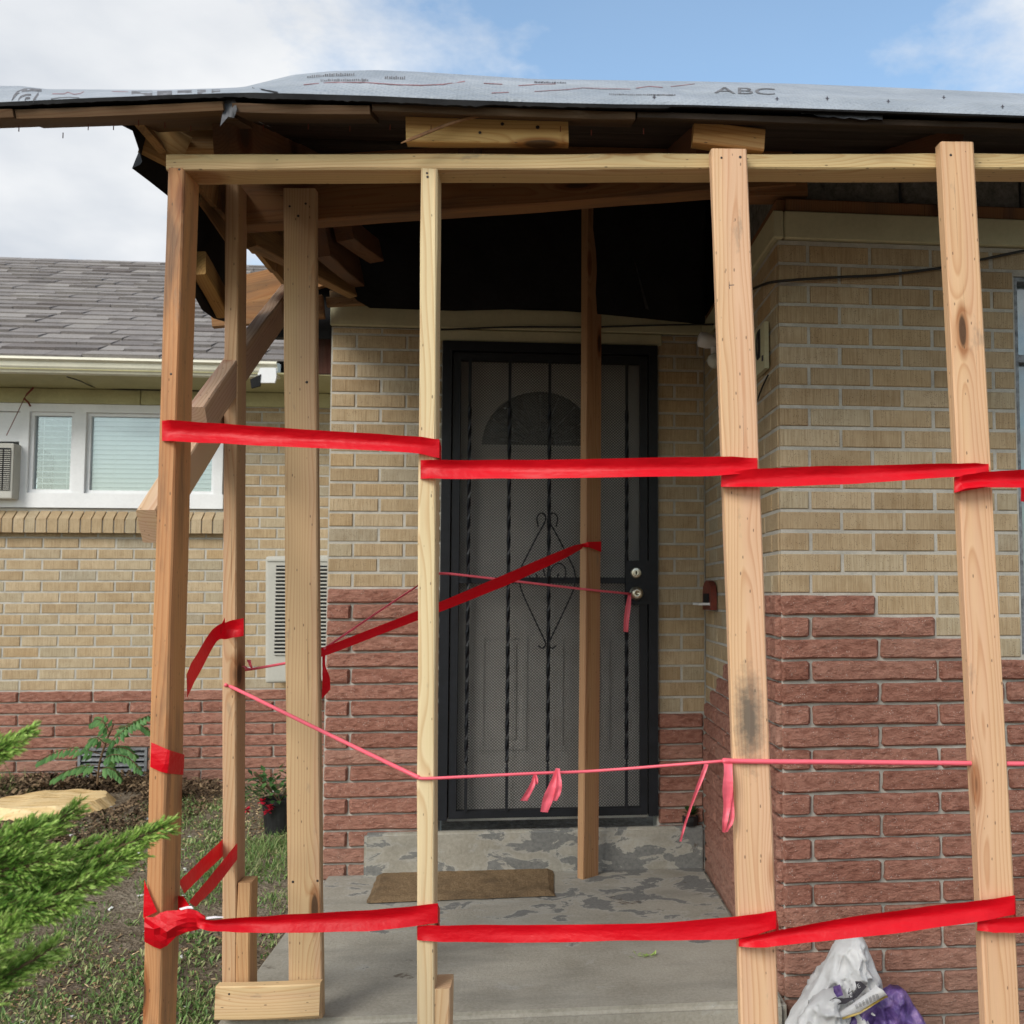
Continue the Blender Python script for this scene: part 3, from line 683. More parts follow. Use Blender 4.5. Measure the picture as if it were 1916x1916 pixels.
# expanded metal: two families of slanted strands
m = MB(); cw, chh = 0.0135, 0.0062; ysc = y1-0.012; hw_ = 0.00095
H_ = iz1-iz0; Wd = ix1-ix0; sl = chh/cw*2.0
def strand(sgn, yy):
    c0 = -Wd*sl if sgn > 0 else 0.0; n = int((H_+Wd*sl)/(2*chh*1.0))+1
    for k in range(n):
        c = (c0 if sgn > 0 else 0) + k*2*chh
        pts = []
        for x in (0.0, Wd):
            pts.append((x, c+sgn*sl*x))
        (xA, zA), (xB, zB) = pts
        def clip(xq, zq): return xq, zq
        # clip to the rectangle
        t0, t1 = 0.0, 1.0; dz = zB-zA
        for lim, s in ((0.0, 1), (H_, -1)):
            fA, fB = (zA-lim)*s, (zB-lim)*s
            if fA < 0 and fB < 0: t0, t1 = 1, 0; break
            if fA < 0: t0 = max(t0, fA/(fA-fB))
            elif fB < 0: t1 = min(t1, fA/(fA-fB))
        if t1-t0 < 0.01: continue
        p = [(ix0+xA+(xB-xA)*q, iz0+zA+dz*q) for q in (t0, t1)]
        w2 = hw_*1.9
        m.add([(p[0][0], yy, p[0][1]-w2), (p[1][0], yy, p[1][1]-w2), (p[1][0], yy, p[1][1]+w2), (p[0][0], yy, p[0][1]+w2),
               (p[0][0], yy+0.0012, p[0][1]+w2*1.2), (p[1][0], yy+0.0012, p[1][1]+w2*1.2)], [(0, 1, 2, 3), (3, 2, 5, 4)])
strand(1, ysc); strand(-1, ysc+0.0014)
m.build('wire_mesh', 'screen', sd, kind='stuff')
# scrollwork
def dpt(px, py): p = onY(px, py, YW-0.03); return (p.x, p.y, p.z)
def spline(pts, n=8):
    P = [Vector(p) for p in pts]; P = [P[0]*2-P[1]] + P + [P[-1]*2-P[-2]]; out = []
    for i in range(1, len(P)-2):
        for k in range(n):
            u = k/n; a, b, c, d = P[i-1], P[i], P[i+1], P[i+2]
            out.append(0.5*((2*b)+(c-a)*u+(2*a-5*b+4*c-d)*u*u+(3*b-a-3*c+d)*u**3))
    out.append(P[-2]); return out
for s in (-1, 1):
    q = lambda dx_, y: dpt(1024+s*dx_, y)
    m = MB()
    m.tube(spline([q(17, 985), q(19, 968), q(10, 960), q(3, 972), q(20, 1005), q(38, 1040), q(50, 1065), q(52, 1085), q(47, 1108), q(28, 1150), q(8, 1192), q(3, 1205), q(9, 1213), q(17, 1208)], 6), 0.0032, 6)
    m.tube(spline([q(4, 1078), q(9, 1062), q(22, 1054), q(33, 1062), q(34, 1078), q(26, 1086), q(19, 1080), q(22, 1073)], 6), 0.0030, 6)
    m.build('scroll', 'iron', sd)
px0, px1, pz0, pz1 = onY(1170, 1090, YW).x, onY(1217, 1090, YW).x, onY(1190, 1131, YW).z, onY(1190, 1049, YW).z
lk = MB().box((px0, y0-0.004, pz0), (px1, y1-0.004, pz1)).build('lock_box', 'iron', sd)
def lathe(m, c, prof, n=20, ax='-Y'):
    k0 = len(m.v)
    for (r, h) in prof:
        for i in range(n):
            a = 2*pi*i/n; m.v.append((c[0]+r*cos(a), c[1]-h, c[2]+r*sin(a)) if ax == '-Y' else (c[0]+r*cos(a), c[1]+r*sin(a), c[2]+h))
    for j in range(len(prof)-1):
        for i in range(n):
            a, b = k0+j*n+i, k0+j*n+(i+1) % n; m.f.append((a, b, b+n, a+n))
    m.f.append(tuple(k0+(len(prof)-1)*n+i for i in range(n))); return m
kp = onY(1190, 1110, y0-0.004); dp = onY(1190, 1072, y0-0.004)
m = MB(); lathe(m, kp, [(0.030, 0), (0.030, 0.006), (0.013, 0.012), (0.012, 0.03), (0.024, 0.038), (0.027, 0.05), (0.022, 0.062), (0.009, 0.066), (0.008, 0.064)], 22); m.build('door_knob', 'brass', sd, smooth=True)
m = MB(); lathe(m, dp, [(0.024, 0), (0.024, 0.008), (0.02, 0.014), (0.012, 0.015), (0.011, 0.013)], 20); m.build('deadbolt', 'brass', sd)
MB().box((dp.x-0.003, dp.y-0.0158, dp.z-0.008), (dp.x+0.003, dp.y-0.0125, dp.z+0.008)).build('keyway', 'iron', sd)

# ------------------------------------------------------------------ left wing: window, sill, air conditioner, vent, eave, roof
win = empty('window', (0, 0, 0), parent=house)
yf = YL+0.02
def X(px, py=850, Y=yf): return onY(px, py, Y).x
def Z(px, py, Y=yf): return onY(px, py, Y).z
m = MB(); WX0, WX1 = LX0+wx0+0.002, LX0+wx1-0.002; WZ0, WZ1 = wz0+0.004, wz1-0.002
zs_ = Z(200, 924)
m.box((WX0, yf-0.03, WZ1-0.05), (WX1, yf+0.07, WZ1)); m.box((WX0, yf-0.035, WZ0), (WX1, yf+0.07, zs_))
for (a, b) in ((40, 57), (141, 163), (404, 420)): m.box((X(a), yf-0.032, zs_), (X(b), yf+0.07, WZ1-0.05))
m.build('window_frame', 'white', win)
m = MB(); frame_rect(m, X(57)+0.001, X(141)-0.001, zs_+0.001, WZ1-0.051, 0.022, yf-0.012, yf+0.04); frame_rect(m, X(163)+0.001, X(404)-0.001, zs_+0.001, WZ1-0.051, 0.02, yf-0.006, yf+0.04); m.build('sash', 'white', win)
for (a, b) in ((57, 141), (163, 404)):
    MB().box((X(a)+0.015, yf+0.012, zs_+0.015), (X(b)-0.015, yf+0.016, WZ1-0.06)).build('pane', 'glass', win)
for (a, b, n_, tilt) in ((57, 141, 13, 0.35), (163, 404, 16, 1.15)):
    sx0, sx1 = X(a)+0.02, X(b)-0.02; h = (WZ1-0.06-zs_-0.02); wsl = h/n_*1.05
    sm_ = MB(); cb = wsl/2; K = 4
    P = [[(xx, (-cb+2*cb*k/K)*cos(tilt)+0.0*k, (-cb+2*cb*k/K)*sin(tilt)+0.003*sin(pi*k/K)) for xx in (0, sx1-sx0)] for k in range(K+1)]
    sm_.grid(P); sme = sm_.mesh('slat', 'blind', True)
    for k in range(n_): link('slat', sme, win, loc=(sx0, yf+0.05, zs_+0.03+h*k/n_))
    mm = MB()
    for f in (0.18, 0.82): mm.tube([(sx0+(sx1-sx0)*f, yf+0.035, zs_+0.02), (sx0+(sx1-sx0)*f, yf+0.035, WZ1-0.07)], 0.0015, 4)
    mm.build('blind_cord', 'blind', win)
MB().box((X(57), yf+0.10, zs_), (X(404), yf+0.11, WZ1-0.05)).build('curtain', 'dim', win)
m = MB(); m.prism([(X(57)+0.01, yf+0.075, Z(60, 923)), (X(86), yf+0.075, Z(86, 923)), (X(88), yf+0.075, Z(88, 848)), (X(57)+0.01, yf+0.075, Z(60, 833))], (0, 0.02, 0)); m.build('dark_panel', 'dark', win)
MB().box((WX0, yf+0.08, WZ0), (X(40), yf+0.1, WZ1)).build('curtain', 'dim', win)
MB().box((WX0, yf+0.0, Z(20, 826)), (X(40)-0.002, yf+0.03, WZ1-0.052)).build('filler_board', 'white', win)
# window air conditioner
ac = empty('window_air_conditioner', (X(0), yf-0.2, 0), 'grey window air conditioner boxed into the left sash of the wing window', 'air conditioner')
ya = YL-0.10; az0, az1 = onY(20, 933, ya).z, onY(20, 829, ya).z; ax0, ax1 = onY(-110, 880, ya).x, onY(24, 880, ya).x
b = bevel_box_mesh('casing', ax1-ax0, 0.14, az1-az0, 0.008, 'acgrey', 2); o = link('casing', b, ac); o.matrix_parent_inverse = ac.matrix_basis.inverted(); o.location = ((ax0+ax1)/2, ya+0.071, (az0+az1)/2)
m0 = MB().box((0, 0, 0), (0.17, 0.008, 0.0045)).mesh('louver', 'acgrey')
bk = MB().box((ax0+0.05, ya-0.003, az0+0.05), (onY(19, 880, ya).x, ya-0.0005, az1-0.03)).build('grille_backing', 'dark', ac); world_mesh_fix(bk)
for k in range(20):
    zz_ = az0+0.055+k*(az1-az0-0.09)/20
    o = link('louver', m0, ac); o.matrix_parent_inverse = ac.matrix_basis.inverted(); o.location = (onY(5, 880, ya).x-0.17, ya-0.009, zz_)
    o = link('louver', m0, ac); o.matrix_parent_inverse = ac.matrix_basis.inverted(); o.matrix_basis = Matrix.Translation((onY(8, 880, ya).x, ya-0.009, zz_)) @ Matrix.Diagonal((0.035/0.17, 1, 1, 1))
# twine above it
m = MB(); m.tube([onY(px, py, YL-0.06) for px, py in ((12, 815), (30, 778), (45, 746))], 0.0025, 5)
m.tube([onY(px, py, YL-0.06) for px, py in ((63, 725), (50, 738), (45, 746), (52, 752), (57, 760))], 0.006, 6)
m.build('twine', 'rustred', label='frayed brown twine knotted over the wing window beside the air conditioner', cat='twine')
# rowlock sill bricks
sill_y = YL-0.055
pitch = onY(121, 985, sill_y).x-onY(100, 985, sill_y).x
n_ = int((onY(418, 985, sill_y).x-(LX0+wx0))/pitch)
zt_f, zb_f, zt_b = onY(200, 971, sill_y).z, onY(200, 997, sill_y).z, onY(200, 951, YL).z-0.004
for k in range(n_):
    xk = onY(418, 985, sill_y).x-(k+1)*pitch; g_ = 0.004; j_ = random.uniform(-.003, .003)
    m = MB(); a, b = xk+g_, xk+pitch-g_
    m.add([(a, sill_y+j_, zb_f), (b, sill_y+j_, zb_f), (b, sill_y+j_, zt_f), (a, sill_y+j_, zt_f), (a, YL+0.02, zb_f), (b, YL+0.02, zb_f), (b, YL+0.02, zt_b), (a, YL+0.02, zt_b)],
          [(0, 1, 2, 3), (3, 2, 6, 7), (0, 4, 5, 1), (1, 5, 6, 2), (0, 3, 7, 4)])
    m.build('sill_brick', 'brick', win)
MB().box((LX0+wx0, sill_y+0.008, zb_f+0.004), (onY(418, 985, sill_y).x-0.004, YL+0.01, zt_f-0.008)).build('sill_mortar', 'mortar', win)
# foundation vent
vent = empty('foundation_vent', (0, 0, 0), parent=house)
ax, bx = LX0+vx0, LX0+vx1
m = MB(); frame_rect(m, ax-0.004, bx+0.004, vz0-0.004, vz1+0.002, 0.016, YL-0.012, YL+0.03); m.box(((ax+bx)/2-0.006, YL-0.01, vz0+0.01), ((ax+bx)/2+0.006, YL+0.02, vz1-0.01)); m.build('vent_frame', 'steel', vent)
lv = MB().add([(0, 0, 0), (bx-ax-0.03, 0, 0), (bx-ax-0.03, -0.02, 0.0), (0, -0.02, 0.0), (0, 0, 0.02), (bx-ax-0.03, 0, 0.02)], [(0, 1, 2, 3), (3, 2, 5, 4)]).mesh('vent_louver', 'steel')
for k in range(5): link('vent_louver', lv, vent, loc=(ax+0.015, YL+0.012, vz0+0.02+k*(vz1-vz0-0.03)/5))
MB().box((ax, YL+0.03, vz0), (bx, YL+0.04, vz1)).build('vent_backing', 'dark', vent)
# frieze, soffit, fascia, gutter
ye = YL-0.50
zg = onY(150, 668, ye).z; zgb = onY(150, 696, ye).z
XE = onY(518, 690, ye).x
zso = zgb+0.015; zfr = onY(200, 728, YL-0.02).z
# slightly sloped soffit, frieze board behind it
m = MB(); m.add([(LX0, ye+0.02, zso), (XE+0.3, ye+0.02, zso), (XE+0.3, YL, zfr), (LX0, YL, zfr), (LX0, ye+0.02, zso+0.01), (XE+0.3, ye+0.02, zso+0.01), (XE+0.3, YL, zfr+0.01), (LX0, YL, zfr+0.01)], [(0, 1, 2, 3), (4, 7, 6, 5), (0, 4, 5, 1), (1, 5, 6, 2)])
m.build('soffit', 'olive', house)
xj = onY(265, 745, YL).x
hboard('frieze_board', (LX0, YL), (1, 0), 0, xj-LX0-0.002, wz1-0.0, zfr-0.002, -0.022, 0.02, 'olive'); hboard('frieze_board', (LX0, YL), (1, 0), xj-LX0+0.002, LXW, ZWT, zfr-0.002, -0.021, 0.02, 'olive')
m = MB(); m.tube(spline([onY(125, 705, ye+0.05), onY(150, 713, ye+0.15), onY(180, 725, YL-0.04), onY(240, 729, YL-0.035), onY(310, 730, YL-0.03), onY(420, 733, YL-0.03)], 6), 0.004, 5); m.build('cable', 'wire', house)
prof = [(0.09, 0.0), (0.0, 0.0), (-0.012, -0.006), (-0.014, -0.018), (0.0, -0.024), (0.008, -0.03), (0.012, -0.055), (0.03, -0.078), (0.035, zgb-zg), (0.09, zgb-zg), (0.09, 0.0)]
m = MB()
for x in (LX0, XE): m.v += [(x, ye+a, zg+b) for a, b in prof]
n = len(prof)
for i in range(n-1): m.f.append((i, i+1, n+i+1, n+i))
m.f.append(tuple(range(n, 2*n-1)))
m.build('gutter', 'gutter', house)
m = MB(); zq = onY(500, 690, ye-0.02)
m.prism([onY(487, 688, ye-0.03), onY(516, 688, ye-0.03), onY(517, 706, ye-0.03), onY(514, 716, ye-0.03), onY(486, 716, ye-0.03), onY(482, 700, ye-0.03)], (0, 0.02, 0)); m.build('gutter_end', 'white', house)
MB().prism([onY(468, 710, ye-0.035), onY(488, 700, ye-0.035), onY(486, 722, ye-0.035), onY(470, 726, ye-0.035)], (0, 0.02, 0)).build('torn_felt', 'felt', house)
# roof plane
yr0, pitchr = ye+0.0, 0.5; YRG = 9.1; zr0 = zg+0.012
XRE = onY(600, 640, ye).x
roof = MB(); xl_, xr_ = -7.5, XRE
roof.add([(xl_, yr0+0.01, zr0-0.02), (xr_, yr0+0.01, zr0-0.02), (xr_, YRG, zr0-0.02+pitchr*(YRG-yr0)), (xl_, YRG, zr0-0.02+pitchr*(YRG-yr0)), (xl_, YRG+3.5, zr0-0.02), (xr_, YRG+3.5, zr0-0.02)], [(0, 1, 2, 3), (3, 2, 5, 4)])
roof = roof.build('roof', 'felt', house)
sl_len = math.hypot(1, pitchr); cy_, sy_ = 1/sl_len, pitchr/sl_len
expo = 0.142; nrow = int((YRG-yr0)*sl_len/expo)
shl = []
for r_ in range(nrow+1):
    x = -4.6 - random.random()*0.3; s0 = r_*expo
    while x < xr_:
        wd = random.choice((0.14, 0.19, 0.24, 0.30, 0.2)); th = random.choice((0.004, 0.004, 0.009, 0.011))
        shl.append((x, min(x+wd, xr_), s0 + random.uniform(-.006, .006), th*1.5)); x += wd
def shp(x, s, h): return (x, yr0 + s*cy_ - h*sy_, zr0 - 0.012 + s*sy_ + h*cy_)
def shingle_mb(m, x0, x1, s0, th, o=(0, 0, 0)):
    s1 = s0+expo*1.25; g_ = 0.0015; o = Vector(o)
    vs = [Vector(shp(x0+g_, s0, th+0.006))-o, Vector(shp(x1-g_, s0, th+0.006))-o, Vector(shp(x1-g_, s1, 0.001))-o, Vector(shp(x0+g_, s1, 0.001))-o, Vector(shp(x0+g_, s0, 0.0))-o, Vector(shp(x1-g_, s0, 0.0))-o]
    m.add(vs, [(0, 1, 2, 3), (4, 5, 1, 0), (4, 0, 3), (1, 5, 2)])
def vis_sh(q):
    c = proj(shp((q[0]+q[1])/2, q[2], 0.005)); return (0 if not (-20 < c[0] < 430) else (q[1]-q[0])/c[2]**2)
shl.sort(key=lambda q: -vis_sh(q)); rm = MB()
for i, q in enumerate(shl):
    if i < 300 and vis_sh(q) > 0:
        c = shp((q[0]+q[1])/2, q[2], 0); m = MB(); shingle_mb(m, *q, c); o = link('shingle', m.mesh('shingle', 'shingle'), roof, loc=c)
    else: shingle_mb(rm, *q)
rm.build('shingles', 'shingle', roof, kind='stuff')

# ------------------------------------------------------------------ porch roof
pr = empty('porch_roof', (0, 0, 0), parent=house)
YE = 2.30
EDGE = [(-260, 205), (0, 194), (146, 187), (300, 181), (416, 177), (475, 176), (560, 178), (700, 182), (850, 189), (1000, 194), (1150, 197.5), (1300, 199), (1530, 206), (1916, 219), (2120, 226)]
TOPL = [(-260, 158), (0, 160.5), (40, 161), (90, 167), (300, 168), (416, 165), (455, 163), (500, 152), (548, 140), (620, 133), (700, 131), (780, 134), (1002, 148), (1216, 151), (1300, 152), (1500, 157), (1700, 165), (1916, 175), (2120, 184)]
def lerp(tab, x):
    for (a, ya), (b, yb) in zip(tab, tab[1:]):
        if a <= x <= b:
            u = (x-a)/(b-a); return ya+(yb-ya)*u
    return tab[-1][1]
def memb(px, v, off=0.0):
    """a point on the underlayment: v 0 at the drip edge, 1 at the crest"""
    py = lerp(EDGE, px) + (lerp(TOPL, px)-lerp(EDGE, px))*v
    Yq = YE + 0.15*max(v, 0)**1.6 + 0.010*noise.noise(Vector((px*0.012, v*3, 1))) + 0.005*noise.noise(Vector((px*0.045+v*3, v*2, 6)))*(1 if 0.05 < v < 0.95 else 0) - off
    return onY(px, py, Yq)
pxs = list(np.linspace(-260, 2120, 200)); vs_ = [0, 0.12, 0.25, 0.38, 0.5, 0.62, 0.75, 0.87, 1.0]
XG = -0.97
crest_x0 = onY(430, 170, YE+0.15).x
rows_ = [[memb(px, v) for px in pxs] for v in vs_]
back = []
for k, dyb in enumerate((0.12, 0.5, 1.2, 2.2, 3.2)):
    row = []
    for px in pxs:
        c = memb(px, 1.0); sl_ = 0.33
        dd = dyb if px > 440 else min(dyb, 0.10)*(1+0.02*k)
        row.append(c + Vector((0, dd, dd*sl_-0.004 if px > 440 else -0.012*(k+1)*0.3)))
    back.append(row)
m = MB(); m.grid(rows_+back); mem = m.build('roof_underlayment', 'membrane', pr, smooth=True)
# black felt edge under the membrane
m = MB(); P0 = []; P1 = []; P2 = []
for px in np.linspace(-260, 2120, 260):
    e = memb(px, 0.0); h = 0.005 + 0.005*abs(noise.noise(Vector((px*0.05, 2, 0)))) + (0.004 if 460 < px < 900 else 0)
    if px > 1250: h *= 0.25
    P0.append(e+Vector((0, -0.001, 0.003))); P1.append(e+Vector((0, 0.0, -h))); P2.append(e+Vector((0, 0.05, -h+0.012)))
m.grid([P0, P1, P2]); m.build('roof_felt', 'felt', pr)
# roof deck boards: the front ones are seen from below, edge on
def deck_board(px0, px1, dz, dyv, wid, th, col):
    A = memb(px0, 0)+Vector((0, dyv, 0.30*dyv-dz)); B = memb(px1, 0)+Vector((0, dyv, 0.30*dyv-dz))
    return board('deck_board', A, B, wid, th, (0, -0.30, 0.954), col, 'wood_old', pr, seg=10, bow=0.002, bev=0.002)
wc = (0.12, 0.07, 0.036)  # shade under the eave is put into the front boards' browns, darkest at right
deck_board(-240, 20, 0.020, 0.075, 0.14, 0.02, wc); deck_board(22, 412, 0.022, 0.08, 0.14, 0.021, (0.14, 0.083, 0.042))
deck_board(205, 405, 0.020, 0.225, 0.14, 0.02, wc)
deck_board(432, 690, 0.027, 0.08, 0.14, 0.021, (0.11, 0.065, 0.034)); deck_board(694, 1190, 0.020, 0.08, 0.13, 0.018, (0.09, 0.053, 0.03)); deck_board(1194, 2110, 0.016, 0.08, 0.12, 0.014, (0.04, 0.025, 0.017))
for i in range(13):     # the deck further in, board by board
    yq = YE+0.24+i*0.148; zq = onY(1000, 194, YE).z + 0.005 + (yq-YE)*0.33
    board('deck_board', (XG+0.02, yq, zq-0.02+random.uniform(-.002, .002)), (3.4, yq, zq+0.07), 0.142, 0.02, (0, -0.30, 0.954), (0.02, 0.012, 0.009), 'wood_old', pr, seg=4, bow=0.001, bev=0.002)  # near-black tint holds the gloom under the roof, darker than the timber
# house roof behind, closes the attic
m = MB(); zq = onY(1000, 194, YE).z
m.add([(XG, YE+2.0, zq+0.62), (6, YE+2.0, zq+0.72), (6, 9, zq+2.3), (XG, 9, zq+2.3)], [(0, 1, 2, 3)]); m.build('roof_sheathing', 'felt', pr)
# rafters
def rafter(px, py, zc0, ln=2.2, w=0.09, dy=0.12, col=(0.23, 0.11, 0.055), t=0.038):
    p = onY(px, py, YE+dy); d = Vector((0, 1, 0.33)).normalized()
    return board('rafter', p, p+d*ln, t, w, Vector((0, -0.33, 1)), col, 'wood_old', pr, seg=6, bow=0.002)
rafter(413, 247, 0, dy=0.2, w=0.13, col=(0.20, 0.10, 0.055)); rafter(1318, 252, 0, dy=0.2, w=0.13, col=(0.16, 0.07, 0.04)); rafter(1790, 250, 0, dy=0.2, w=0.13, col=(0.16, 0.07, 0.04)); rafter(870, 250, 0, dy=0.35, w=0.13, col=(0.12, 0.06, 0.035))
# front header board behind the posts, inner header and ceiling pieces
zA = onY(445, 421, 3.10); zB = onY(1490, 346, 3.10)
hd = (zB-zA).normalized(); upv = Vector((0, 0, 1))
perp = hd.cross(Vector((0, -1, 0))); perp = perp if perp.z > 0 else -perp
c0 = perp*0.10 + Vector((0, 0.038, 0))
board('header_beam', zA+c0, zB+c0, 0.20, 0.076, (0, -1, 0), (0.30, 0.155, 0.07), 'wood_old', pr, seg=16, bow=0.004)
board('header_beam', onY(1395, 362, 3.16), onY(1505, 362, 3.16), 0.045, 0.08, (0, -1, 0), (0.30, 0.15, 0.075), 'wood_old', pr, seg=4, bow=0)
board('header_beam', onY(1300, 330, 3.25), onY(1500, 330, 3.25), 0.05, 0.08, (0, -1, 0), (0.22, 0.11, 0.06), 'wood_old', pr, seg=4, bow=0)
board('ceiling_joist', onY(462, 436, 3.25), onY(655, 537, 4.3), 0.038, 0.09, (0.2, -0.3, -1), (0.40, 0.25, 0.12), 'wood_old', pr, seg=6)
board('ceiling_joist', onY(640, 425, 3.5), onY(700, 470, 4.2), 0.06, 0.09, (0.2, -0.3, -1), (0.20, 0.10, 0.055), 'wood_old', pr, seg=6)
board('ceiling_joist', onY(596, 440, 3.4), onY(665, 505, 4.3), 0.05, 0.14, (0.2, -0.3, -1), (0.16, 0.08, 0.045), 'wood_old', pr, seg=6)
# gable side: beam, sheathing boards, black felt
XGb = XG+0.06
def onG(px, py, x=XG): return onX(px, py, x)
bA, bB = onG(365, 340, -0.985), onG(432, 440, -0.985)
dd = (bB-bA); bE = bA + dd*((3.45-bA.y)/dd.y)
board('side_beam', bA, bE, 0.14, 0.038, (1, 0, 0), (0.36, 0.215, 0.10), 'wood_old', pr, seg=8)
for k in range(0, 9):      # sheathing on the gable, seen from inside
    y_ = 2.52+k*0.22; zt_ = onY(1000, 194, YE).z+(y_-YE)*0.33-(0.09 if k < 4 else 0.02)
    board('sheathing_board', (XG+0.02+0.003*(k % 2), y_, 2.58+0.02*random.random()+0.012*k if k > 3 else onG(300+k*33, 288+k*37).z), (XG+0.03, y_, zt_), 0.205+random.uniform(-.01, .006), 0.018, (1, 0, 0), (0.40+0.05*random.random(), 0.25, 0.115), 'wood_old', pr, seg=4, bow=0)
board('lookout', onY(272, 252, 2.62), onY(345, 290, 2.66), 0.09, 0.038, (0.1, -1, 0), (0.46, 0.29, 0.13), 'wood_old', pr, seg=4)
board('lookout', onY(330, 262, 2.70), onY(412, 262, 2.70), 0.075, 0.038, (0.1, -1, 0.1), (0.40, 0.25, 0.12), 'wood_old', pr, seg=4)
board('lookout', onG(372, 492, -0.95), onG(418, 575, -0.95), 0.075, 0.038, (1, 0, 0.1), (0.42, 0.26, 0.10), 'wood_old', pr, seg=4)
board('fascia_board', onY(397, 592, 4.42), onY(606, 574, 4.42), 0.10, 0.03, (0, -1, 0), (0.27, 0.14, 0.065), 'wood_old', pr, seg=6)
board('fascia_board', onY(455, 545, 4.46), onY(640, 500, 4.46), 0.13, 0.03, (0, -1, 0), (0.34, 0.18, 0.08), 'wood_old', pr, seg=6)
board('fascia_board', onY(603, 570, 4.62), onY(603, 700, 4.62), 0.10, 0.03, (0, -1, 0), (0.10, 0.04, 0.03), 'wood_old', pr, seg=4)
board('fascia_board', onY(612, 566, 4.44), onY(690, 562, 4.44), 0.04, 0.03, (0, -1, 0), (0.36, 0.23, 0.12), 'wood_old', pr, seg=4)
board('fascia_board', onY(618, 552, 4.46), onY(700, 548, 4.46), 0.03, 0.03, (0, -1, 0), (0.42, 0.28, 0.15), 'wood_old', pr, seg=4)
poly = [onG(197, 216), onG(222, 232), onG(248, 245), onG(258, 275), onG(266, 302), onG(262, 308, XG-0.02), onG(247, 315, XG-0.05), onG(280, 340, XG-0.02), onG(313, 366), onG(345, 440), onG(356, 540), onG(378, 580), onG(400, 596), onG(428, 604)]
tops = [Vector((XG, p.y, onY(1000, 194, YE).z+(max(p.y, 2.4)-YE)*0.33-(0.075 if p.y < 2.5 else 0.02))) for p in poly]
m = MB(); RR = []
for p, q in zip(poly, tops):
    RR.append([p + (q-p)*(k/6) + Vector((0.010*noise.noise(Vector((p.y*4, k*1.3, 5))), 0, 0))*(1 if k not in (0, 6) else 0) for k in range(7)])
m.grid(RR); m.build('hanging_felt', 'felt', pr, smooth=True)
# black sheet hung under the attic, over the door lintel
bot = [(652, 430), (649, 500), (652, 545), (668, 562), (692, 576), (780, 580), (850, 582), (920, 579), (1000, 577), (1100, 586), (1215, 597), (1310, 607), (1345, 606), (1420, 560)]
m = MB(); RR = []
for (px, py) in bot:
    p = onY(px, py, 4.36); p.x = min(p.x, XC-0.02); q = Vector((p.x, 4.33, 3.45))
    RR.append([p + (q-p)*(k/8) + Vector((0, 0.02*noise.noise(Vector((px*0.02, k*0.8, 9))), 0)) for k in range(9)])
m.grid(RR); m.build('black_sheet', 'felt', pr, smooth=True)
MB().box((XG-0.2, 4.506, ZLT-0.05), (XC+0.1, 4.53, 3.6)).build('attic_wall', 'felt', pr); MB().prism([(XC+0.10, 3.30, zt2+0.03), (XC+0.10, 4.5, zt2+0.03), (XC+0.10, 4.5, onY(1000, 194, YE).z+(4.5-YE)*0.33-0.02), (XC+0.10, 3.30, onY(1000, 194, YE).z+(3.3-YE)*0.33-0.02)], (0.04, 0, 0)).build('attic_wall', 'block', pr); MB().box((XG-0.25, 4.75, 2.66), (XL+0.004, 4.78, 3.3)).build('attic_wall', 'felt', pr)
fp = [onY(1186, 482, 4.30), onY(1213, 578, 4.30)]
m = MB(); m.tri(fp[0], fp[1]+Vector((-0.012, 0, 0)), fp[1]+Vector((0.004, 0.01, 0))); m.build('fold_highlight', 'feltgrey', pr)  # lighter grey sliver: highlight along the sheet's fold, painted as colour
# torn grey felt flap, lath splinter, foil scrap
m = MB(); yq = 2.33
P = [[onY(412+k*9, 180+0*k, yq) for k in range(4)], [onY(418+k*8.5, 205, yq-0.008*k) for k in range(4)], [onY(414+k*8, 224-k*1, yq-0.02+0.006*k) for k in range(4)], [onY(412+k*5, 236-k*6, yq-0.03) for k in range(4)]]
m.grid(P); m.build('torn_felt', 'feltgrey', pr, smooth=True)
m = MB(); P = []
for k in range(16):
    px = 1500+k*10; P.append([onY(px, 205+random.uniform(-1, 1), 2.33), onY(px, 213+min(10, k*0.9)+random.uniform(-2, 2), 2.31)])
P.append([onY(1652, 226, 2.32), onY(1656, 230, 2.32)])
m.grid(P); m.build('torn_felt', 'feltgrey', pr)
m = MB(); m.tube(spline([onY(750, 268, 2.36), onY(830, 236, 2.35), onY(880, 220, 2.35), onY(960, 203, 2.37)], 5), [0.001]+[0.004]*13+[0.006, 0.007], 5); m.build('lath_splinter', 'wood_old', pr).color = (0.30, 0.17, 0.09, 1)
# nails poking out of the deck
nm = MB().tube([(0, 0, 0), (0, 0, -0.013)], 0.0011, 5).mesh('nail', 'rustred')
for px in (10, 78, 140, 187, 240, 286, 330, 470, 560, 640, 720, 800, 1050, 1110, 1210):
    p = memb(px, 0)+Vector((0, 0.06+random.random()*0.05, -0.022)); link('nail', nm, pr, loc=p)
